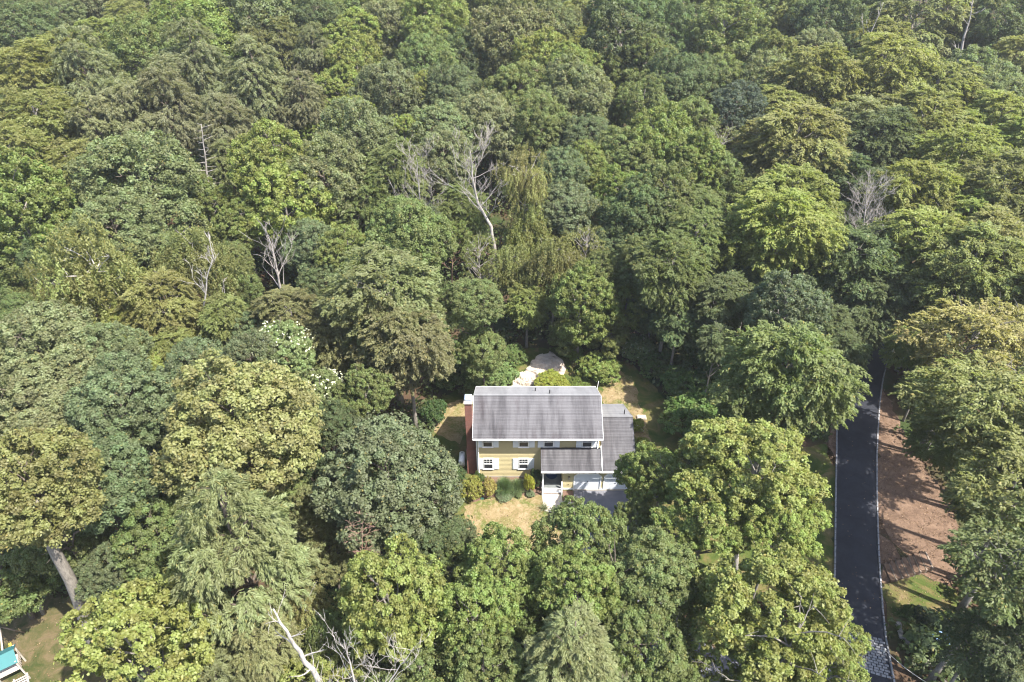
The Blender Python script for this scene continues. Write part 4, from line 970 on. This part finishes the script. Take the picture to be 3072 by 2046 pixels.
bare('dead_beech', [(735, 1640), (728, 1560), (690, 1500), (655, 1450), (628, 1402)], 18, 'bleached white dead tree with stout bare limbs at the bottom edge', M['bark_white'], .22, 51, n1=9, len1=2.8, depth_=2, up=1.0, first=.3, base_h=14.0, tw=.018)
bare('dead_cherry', [(820, 1640), (815, 1570), (802, 1520), (790, 1470)], 14, 'white bare tree with upcurved twigs, middle of the dead group', M['bark_white'], .09, 57, n1=14, len1=2.8, depth_=3, up=1.4, first=.1, base_h=15.0, tw=.012)
bare('dead_alder', [(880, 1640), (890, 1580), (920, 1530), (950, 1490)], 13, 'thin fan of bare grey twigs right of the white dead trees', M['bark_white'], .07, 66, n1=18, len1=3.0, depth_=3, up=1.0, first=.05, base_h=15.0, tw=.011)
bare('dead_hornbeam', [(1975, 560), (1985, 520), (1990, 470), (1995, 420)], 17, 'grey twiggy dead crown among yellow-green beeches above the lane', M['bark_dead'], .14, 71, n1=46, len1=3.4, depth_=4, up=.55, first=.1, base_h=13.0, tw=.016)
bare('dead_poplar', [(1998, 100), (2004, 70), (2020, 35), (2030, 5)], 18, 'pale forked bare stem near the top edge above the beeches', M['bark_dead'], .20, 81, n1=5, len1=3.4, depth_=2, up=1.0, first=.2, base_h=14.0, tw=.04)
bare('dead_poplar', [(1987, 95), (1984, 60), (1982, 30)], 16, 'straight thin bare stem just left of the forked pale one', M['bark_dead'], .13, 82, n1=3, len1=1.4, depth_=2, up=1.0, first=.4, base_h=14.0, tw=.04)
bare('dead_tulip_tree', [(2208, 125), (2216, 85), (2228, 45), (2238, -10)], 22, 'broken grey bare trunk near the top right corner', M['bark_dead'], .32, 84, n1=7, len1=2.6, depth_=2, up=.7, first=.15, base_h=14.0, tw=.05)
bare('dry_hemlock', [(832, 1290), (832, 1240), (834, 1180)], 9, 'small brown dried-out tree between the dark crown and the bright maple', M['bark_red'], .09, 91, n1=44, len1=1.5, depth_=3, up=.25, first=.05, base_h=8.0, tw=.014)
bare('dead_limb_tree', [(390, 1100), (370, 1075), (345, 1062), (310, 1062)], 12, 'dead branch jutting left from the shade beside the golden crown', M['bark_pale'], .13, 95, n1=4, len1=1.3, depth_=2, up=.9, first=.4, base_h=9.0, tw=.03)
bare('bare_crab', [(830, 300), (835, 285), (842, 255)], 14, 'small bare twiggy tree between pale crowns left of the fine-twigged tree', M['bark_dead'], .10, 97, n1=16, len1=2.8, depth_=3, up=1.1, first=.1, base_h=10.0, tw=.03)

# big pale trunks seen bare in the lower corners and in front of the garage
def stem(name, pts, radii, label, mat, limbs=()):
    root = empty(name, pts[0], 0, label, 'tree', 'tall stems with visible trunks')
    t = tube('trunk', [Vector(p)-Vector(pts[0]) for p in pts], radii, mat, root, 10)
    for lp, lr in limbs: tube('limb', [Vector(p)-Vector(pts[0]) for p in lp], lr, mat, root, 7)
    return root
def plane(x, y, yy):
    u = (x*1.305-1536)/F; v = (y*1.305-1023)/F; dy = CA - v*SA; dz = -SA - v*CA; t = yy/dy
    return Vector((u*t, yy, CAM_H+dz*t))
b = at(212*1.305, 1490*1.305, 0); yy = b.y
big = [b-Vector((0, 0, .5)), plane(207, 1460, yy), plane(185, 1390, yy), plane(160, 1330, yy), plane(130, 1275, yy), plane(104, 1225, yy), plane(90, 1185, yy), plane(88, 1150, yy)]
stem('tall_oak', big, [.62, .48, .42, .38, .35, .31, .25, .15], 'thick pale leaning trunk rising from the shaded play lawn', M['bark_pale'],
     [([big[5], plane(70, 1180, yy), plane(52, 1160, yy)], [.18, .1, .04])])
b = at(100*1.305, 1410*1.305, 0); yy = b.y
stem('young_oak', [b-Vector((0, 0, .4)), plane(85, 1375, yy), plane(62, 1335, yy), plane(48, 1310, yy), plane(35, 1280, yy)], [.2, .17, .14, .12, .08], 'slender pale trunk left of the thick leaning trunk', M['bark_pale'])
b = at(1690*1.305, 1330*1.305, 0); yy = b.y
f = [b-Vector((0, 0, .4)), plane(1691, 1270, yy), plane(1694, 1236, yy), plane(1692, 1210, yy), plane(1688, 1150, yy)]
stem('forked_maple', f, [.30, .27, .24, .15, .06], 'pale forked trunk showing in a gap of the yellow-green crown', M['bark_white'],
     [([f[2], plane(1672, 1222, yy), plane(1655, 1212, yy)], [.14, .10, .05]), ([f[2], plane(1715, 1195, yy), plane(1745, 1165, yy), plane(1760, 1140, yy)], [.17, .13, .09, .04])])

# ------------------------------------------------------------------ shrubs and plants near the house
def shrub(name, px, py, wpx, h, colour, label, kind='shrub', cat='shrub', group=None, v=0, src=True, tint=1.0):
    p = at(px, py, 0); p.z = gz(p.x, p.y); s = wpx*depth(p)/F/10.4
    root = empty(name, p, random.Random(int(px)).uniform(0, 6), label, cat, group)
    crown, trunk = TREE[kind][v % len(TREE[kind])]
    sz = h/9.5
    c = bpy.data.objects.new('crown', crown); link(c, root); c.scale = (s, s, sz); c.location.z = -(ZC-4.6)*sz
    q = COLOUR[colour][0] if isinstance(colour, str) else colour; c.color = (q[0]*tint, q[1]*tint, q[2]*tint, 1)
    t = tube('stem', [(0, 0, -.2), (0.03, 0, h*.6)], [.05, .02], M['bark'], root, 6)
    return root
def grass_clump(name, px, py, w, h, label, colour, blades=420, seed=1, cat='ornamental grass', spread=.5):
    p = at(px, py, 0); rng = np.random.default_rng(seed); V = []; k = blades
    az = rng.uniform(0, 2*pi, k); out = rng.uniform(.15, 1, k)*w; hh = h*rng.uniform(.7, 1.1, k)*(1-.35*(out/w)**2); b0 = rng.normal(0, .12*w, (k, 2))
    me_v = []; me_f = []
    for i in range(k):
        d = np.array([math.cos(az[i]), math.sin(az[i])]); sd = np.array([-d[1], d[0]])*.02
        for u in (0, .4, .75, 1.0):
            c = b0[i] + d*out[i]*u**1.8; z = hh[i]*(u - .38*u**3*(out[i]/w)); wd = (1-u)*1.0+.15
            me_v += [(c[0]-sd[0]*wd, c[1]-sd[1]*wd, z), (c[0]+sd[0]*wd, c[1]+sd[1]*wd, z)]
        q = i*8
        for j in range(3): me_f.append((q+2*j, q+2*j+1, q+2*j+3, q+2*j+2))
    root = empty(name, p, 0, label, cat)
    me = mesh_of('foliage', me_v, me_f, M['leaf'], True)
    for an in ('tone', 'clump'):
        a = me.attributes.new(an, 'FLOAT', 'FACE'); a.data.foreach_set('value', np.repeat(rng.random(k), 3).astype(np.float32))
    o = bpy.data.objects.new('foliage', me); link(o, root); o.color = (*colour, 1)
    return root
YG = (.20, .20, .045)
shrub('gold_shrub', 1417, 1490, 62, 2.1, (.25, .25, .055), 'rounded yellow-tinged shrub at the left end of the mulch bed', v=0)
shrub('gold_shrub', 1470, 1484, 50, 2.0, (.29, .245, .075), 'yellow and bronze shrub between the rounded shrub and the tall grass', v=1)
shrub('dark_shrub', 1438, 1462, 34, 1.9, (.09, .13, .035), 'small green shrub tucked behind the two yellow-tinged shrubs', v=0)
shrub('gold_shrub', 1587, 1478, 36, 2.5, (.31, .31, .045), 'upright lime-yellow shrub under the lower window near the porch', v=1)
shrub('dark_shrub', 1606, 1462, 32, 2.3, (.055, .085, .03), 'dark shrub against the wall beside the lime-yellow shrub', v=0)
shrub('low_juniper', 1514, 1492, 44, .42, (.16, .20, .11), 'low blue-green mound below the tall grass clump', v=0)
shrub('low_juniper', 1556, 1490, 22, .42, (.15, .20, .08), 'smallest low mound, middle of the three in the mulch bed', v=1)
shrub('low_juniper', 1591, 1487, 30, .45, (.16, .20, .11), 'low blue-green mound below the lime-yellow shrub', v=1)
grass_clump('fountain_grass', 1513, 1478, 1.15, 2.1, 'larger fountain grass clump beneath the front wall', (.12, .18, .075), 1500, 3)
grass_clump('fountain_grass', 1552, 1476, 1.0, 1.8, 'smaller fountain grass clump right of the larger one', (.14, .19, .085), 1200, 4)
grass_clump('yucca', 1633, 1528, .95, .9, 'spiky pale yucca beside the concrete walk', (.20, .22, .12), 90, 5, 'yucca')
grass_clump('feather_grass', 1728, 1520, .7, 1.7, 'pale plumed grass at the edge of the driveway', (.36, .34, .30), 160, 6)
shrub('walk_shrub', 1690, 1560, 70, 1.1, (.13, .17, .07), 'grey-green low shrub in front of the concrete walk', v=0)
shrub('fern_bank', 1655, 1166, 118, 1.3, (.20, .22, .035), 'lime-green arching shrub right behind the main roof', v=1)
shrub('fern_bank', 1735, 1160, 60, .8, (.12, .16, .035), 'low green shrub right of the lime-green arching one', v=0)
shrub('side_shrub', 1908, 1290, 40, 1.3, (.17, .21, .035), 'lime-green shrub beside the right wall of the garage', v=0)
shrub('side_shrub', 1928, 1345, 46, 1.4, (.19, .21, .04), 'yellow-green shrub where the garage meets the bright maple', v=1)
shrub('back_shrub', 1795, 1130, 110, 2.6, (.17, .215, .055), 'tall bright shrub behind the right end of the main roof', v=0)
shrub('back_shrub', 1905, 1075, 120, 3.2, (.15, .20, .075), 'white-blossomed shrub above the dry side lawn', v=1)
shrub('back_shrub', 1462, 1165, 165, 3.2, (.13, .18, .06), 'green shrub bank left of the rock ledge', v=1)
shrub('back_shrub', 1718, 1082, 70, 2.0, (.13, .18, .05), 'green shrub overhanging the upper end of the rock ledge', v=1)
shrub('back_shrub', 1535, 1085, 80, 1.8, (.12, .17, .05), 'low green shrub along the left rim of the rock ledge', v=0)
shrub('back_shrub', 1385, 1150, 150, 3.8, (.11, .155, .05), 'dark shrub bank behind the chimney', v=0)
shrub('tank_shrub', 1365, 1440, 60, 1.2, (.06, .095, .03), 'dark low shrub by the fuel tank', v=0)
shrub('tank_shrub', 1300, 1270, 90, 3.0, (.065, .11, .035), 'green shrub at the left edge of the side lawn', v=1)
for k, (x, y, w_, h) in enumerate([(1975, 1110, 120, 2.2), (2050, 1190, 150, 3.2), (2090, 1290, 180, 3.5), (2010, 1040, 150, 4.5), (2130, 1150, 190, 4.5), (2160, 1340, 150, 2.5)]):
    shrub('vine_bank', x, y, w_, h, ((.10, .15, .045), (.105, .165, .045), (.11, .17, .045), (.09, .135, .05), (.085, .125, .05), (.10, .15, .045))[k],
          ('dark vine-covered mound', 'shaded vine mound', 'lowest vine-covered mound', 'uppermost vine-covered mound', 'largest dark vine mound', 'small green mound')[k]+' on the slope right of the side lawn'+('', ', second from the lawn', ', nearest the bright maple', ', under the layered trees', ', next to the beech', ', near the lane')[k], v=k, cat='vine mound', group='vine mounds right of the house')
# planting bed at the lower right
shrub('round_shrub', 2718, 1850, 42, 1.2, (.075, .12, .035), 'rounded green shrub at the edge of the shaded bank lawn', v=0)
shrub('bank_shrub', 2765, 1870, 80, 1.6, (.035, .055, .025), 'dark shrub behind the stone edging', v=1)
shrub('bank_shrub', 2760, 1935, 70, 1.0, (.075, .11, .06), 'grey-green low plant left of the blue hydrangea', v=0)
shrub('bank_shrub', 2840, 1990, 90, 1.4, (.06, .095, .04), 'green shrub below the blue hydrangea', v=1)
shrub('bank_shrub', 2900, 1930, 120, 2.0, (.05, .075, .03), 'large dark shrub right of the blue hydrangea', v=0)
hy = shrub('hydrangea', 2818, 1938, 62, 1.3, (.045, .08, .035), 'hydrangea with pale blue flower heads in the shaded bed', v=1)
rnd = random.Random(77); M['petal'] = mat_plain('blue_petal', (.30, .46, .70), .7, .2, .12, 8.0)
bm = bmesh.new(); bmesh.ops.create_icosphere(bm, subdivisions=2, radius=.11)
for v in bm.verts: v.co *= rnd.uniform(.85, 1.15)
fm = bpy.data.meshes.new('flower_head'); bm.to_mesh(fm); bm.free(); fm.materials.append(M['petal'])
for k in range(18):
    o = bpy.data.objects.new('flower_head', fm); link(o, hy); a = rnd.uniform(0, 6.28); q = rnd.uniform(0, .75)**.7
    o.location = (cos(a)*q*.9, sin(a)*q*.9, 1.28-.45*q*q+rnd.uniform(-.05, .08)); s = rnd.uniform(.7, 1.2); o.scale = (s, s, s*.8)
# cream blossom on the two flowering trees and the shrub
M['blossom'] = mat_plain('cream_blossom', (.46, .48, .32), .7, .2, .08, 8.0)
def blossoms(root, n, seed):
    rng = np.random.default_rng(seed); cr = [c for c in root.children if c.name.startswith('crown')][0]; me = cr.data
    co_ = np.empty(len(me.vertices)*3, np.float32); me.vertices.foreach_get('co', co_); co_ = co_.reshape(-1, 4, 3).mean(1)
    d = nrm_(co_ - np.array([0, 0, ZC])); rr = np.linalg.norm((co_-np.array([0, 0, ZC])), axis=1)
    cand = np.where((d[:, 2] > .0) & (rr > 4.2))[0]; pick = rng.choice(cand, n)
    c = co_[pick] + d[pick]*.12; nn = d[pick] + rng.normal(0, .5, (n, 3))
    mesh = leaf_mesh('blossom', c, nn, rng.normal(0, 1, (n, 3)), .34, .30, rng.random(n), rng.random(n)); mesh.materials.clear(); mesh.materials.append(M['blossom'])
    o = bpy.data.objects.new('blossom', mesh); link(o, root); o.scale = cr.scale; o.location = cr.location
for k, o in enumerate([o for o in COL.objects if o.get('label', '').split(' ', 1)[-1].startswith('cream-flecked')]): blossoms(o, 380, k)
blossoms([o for o in COL.objects if o.get('label', '').startswith('white-blossomed')][0], 260, 9)

# ------------------------------------------------------------------ undergrowth that nobody could count
def undergrowth():
    rng = np.random.default_rng(5); pts = []
    keep_out = [YARD, FRONT_LAWN, SIDE_LAWN, PLAY_LAWN, LITTER, BANK_LAWN, DRIVE, [(p.x-1, p.y) for p in LEW] + [(p.x+1, p.y) for p in reversed(REW)], FRONT_WOOD_FLOOR]
    while len(pts) < 5200:
        y = 22 + 165*rng.random()**1.25; x = rng.uniform(-1, 1)*(14 + y*.82)
        if any(inside(k, x, y) for k in keep_out): continue
        pts.append((x, y, gz(x, y)))
    pc = np.array(pts); n = len(pc); far = np.clip((pc[:, 1]-40)/60, 0, 1)
    rad = rng.uniform(.6, 1.4, n)*(1+far*.8); h = rng.uniform(.3, 1.9, n)*(1+far*2.2); pc[:, 2] += h*.6
    per = 44; idx = np.repeat(np.arange(n), per); d = nrm_(rng.normal(0, 1, (n*per, 3)) + np.array([0, 0, .6]))
    c = pc[idx] + d*np.stack([rad[idx], rad[idx], h[idx]*.6], 1); k = len(c)
    me = leaf_mesh('undergrowth', c, d + rng.normal(0, .5, d.shape) + np.array([0, 0, .5]), rng.normal(0, 1, d.shape), .42*rng.uniform(.6, 1.3, k), .30*rng.uniform(.6, 1.3, k), rng.random(k), rng.random(n)[idx])
    o = link(bpy.data.objects.new('undergrowth', me)); o.color = (.085, .115, .042, 1)
    tag(o, 'leafy undergrowth covering the floor of the wood', 'undergrowth', kind='stuff')
undergrowth()

def fallen_leaves():
    """dry leaves lying on the lane edges, the bank and the dry lawns"""
    rng = np.random.default_rng(12); C = []
    def scatter(poly, n, z):
        xs = [q[0] for q in poly]; ys = [q[1] for q in poly]; k = 0
        while k < n:
            x, y = rng.uniform(min(xs), max(xs)), rng.uniform(min(ys), max(ys))
            if inside(poly, x, y): C.append((x, y, gz(x, y)+z+rng.uniform(.0, .04))); k += 1
    scatter(LITTER, 3200, .02); scatter(LITTER_W, 300, .02); scatter(FRONT_WOOD_FLOOR, 900, .03); scatter(SIDE_LAWN, 500, .03); scatter(FRONT_LAWN, 350, .03); scatter(BANK_LAWN, 300, .03); scatter(PLAY_LAWN, 300, .02)
    for a, b in zip(LEW, REW):
        for _ in range(16):
            t = rng.beta(.35, .35); q = a.lerp(b, t); C.append((q.x+rng.normal(0, .5), q.y+rng.normal(0, 2.2), gz(q.x, q.y)+.13))
    c = np.array(C); k = len(c)
    me = leaf_mesh('fallen_leaves', c, np.tile([0, 0, 1.0], (k, 1))+rng.normal(0, .35, (k, 3)), rng.normal(0, 1, (k, 3)), .11*rng.uniform(.6, 1.4, k), .08*rng.uniform(.6, 1.4, k), rng.random(k), rng.random(k))
    me.materials.clear(); me.materials.append(M['dry_leaf'])
    o = link(bpy.data.objects.new('fallen_leaves', me)); tag(o, 'scattered dry brown leaves on the lane edges and bank', 'leaves', kind='stuff')
n = N('dry_leaf'); a_ = n.new('ShaderNodeAttribute', attribute_name='tone')
M['dry_leaf'] = n.base(n.ramp(a_.outputs['Fac'], [(0.0, (.07, .045, .03)), (.6, (.16, .10, .06)), (1.0, (.28, .20, .13))]), .9, .1)
fallen_leaves()
# ------------------------------------------------------------------ thin summer haze round the whole place
def haze():
    v, f = box_vf(-950, 950, -320, 1850, -2.0, 62.0)
    n = N('summer_haze'); n.t.nodes.remove(n.b)
    pv = n.new('ShaderNodeVolumePrincipled'); pv.inputs['Color'].default_value = (.93, .95, .97, 1); pv.inputs['Density'].default_value = HAZE
    pv.inputs['Anisotropy'].default_value = 0.2
    n.ln(pv.outputs[0], n.out.inputs['Volume'])
    o = obj('haze', v, f, n.m); tag(o, 'thin pale summer haze over the whole wood', 'haze', kind='stuff')
HAZE = 0.0002
haze()
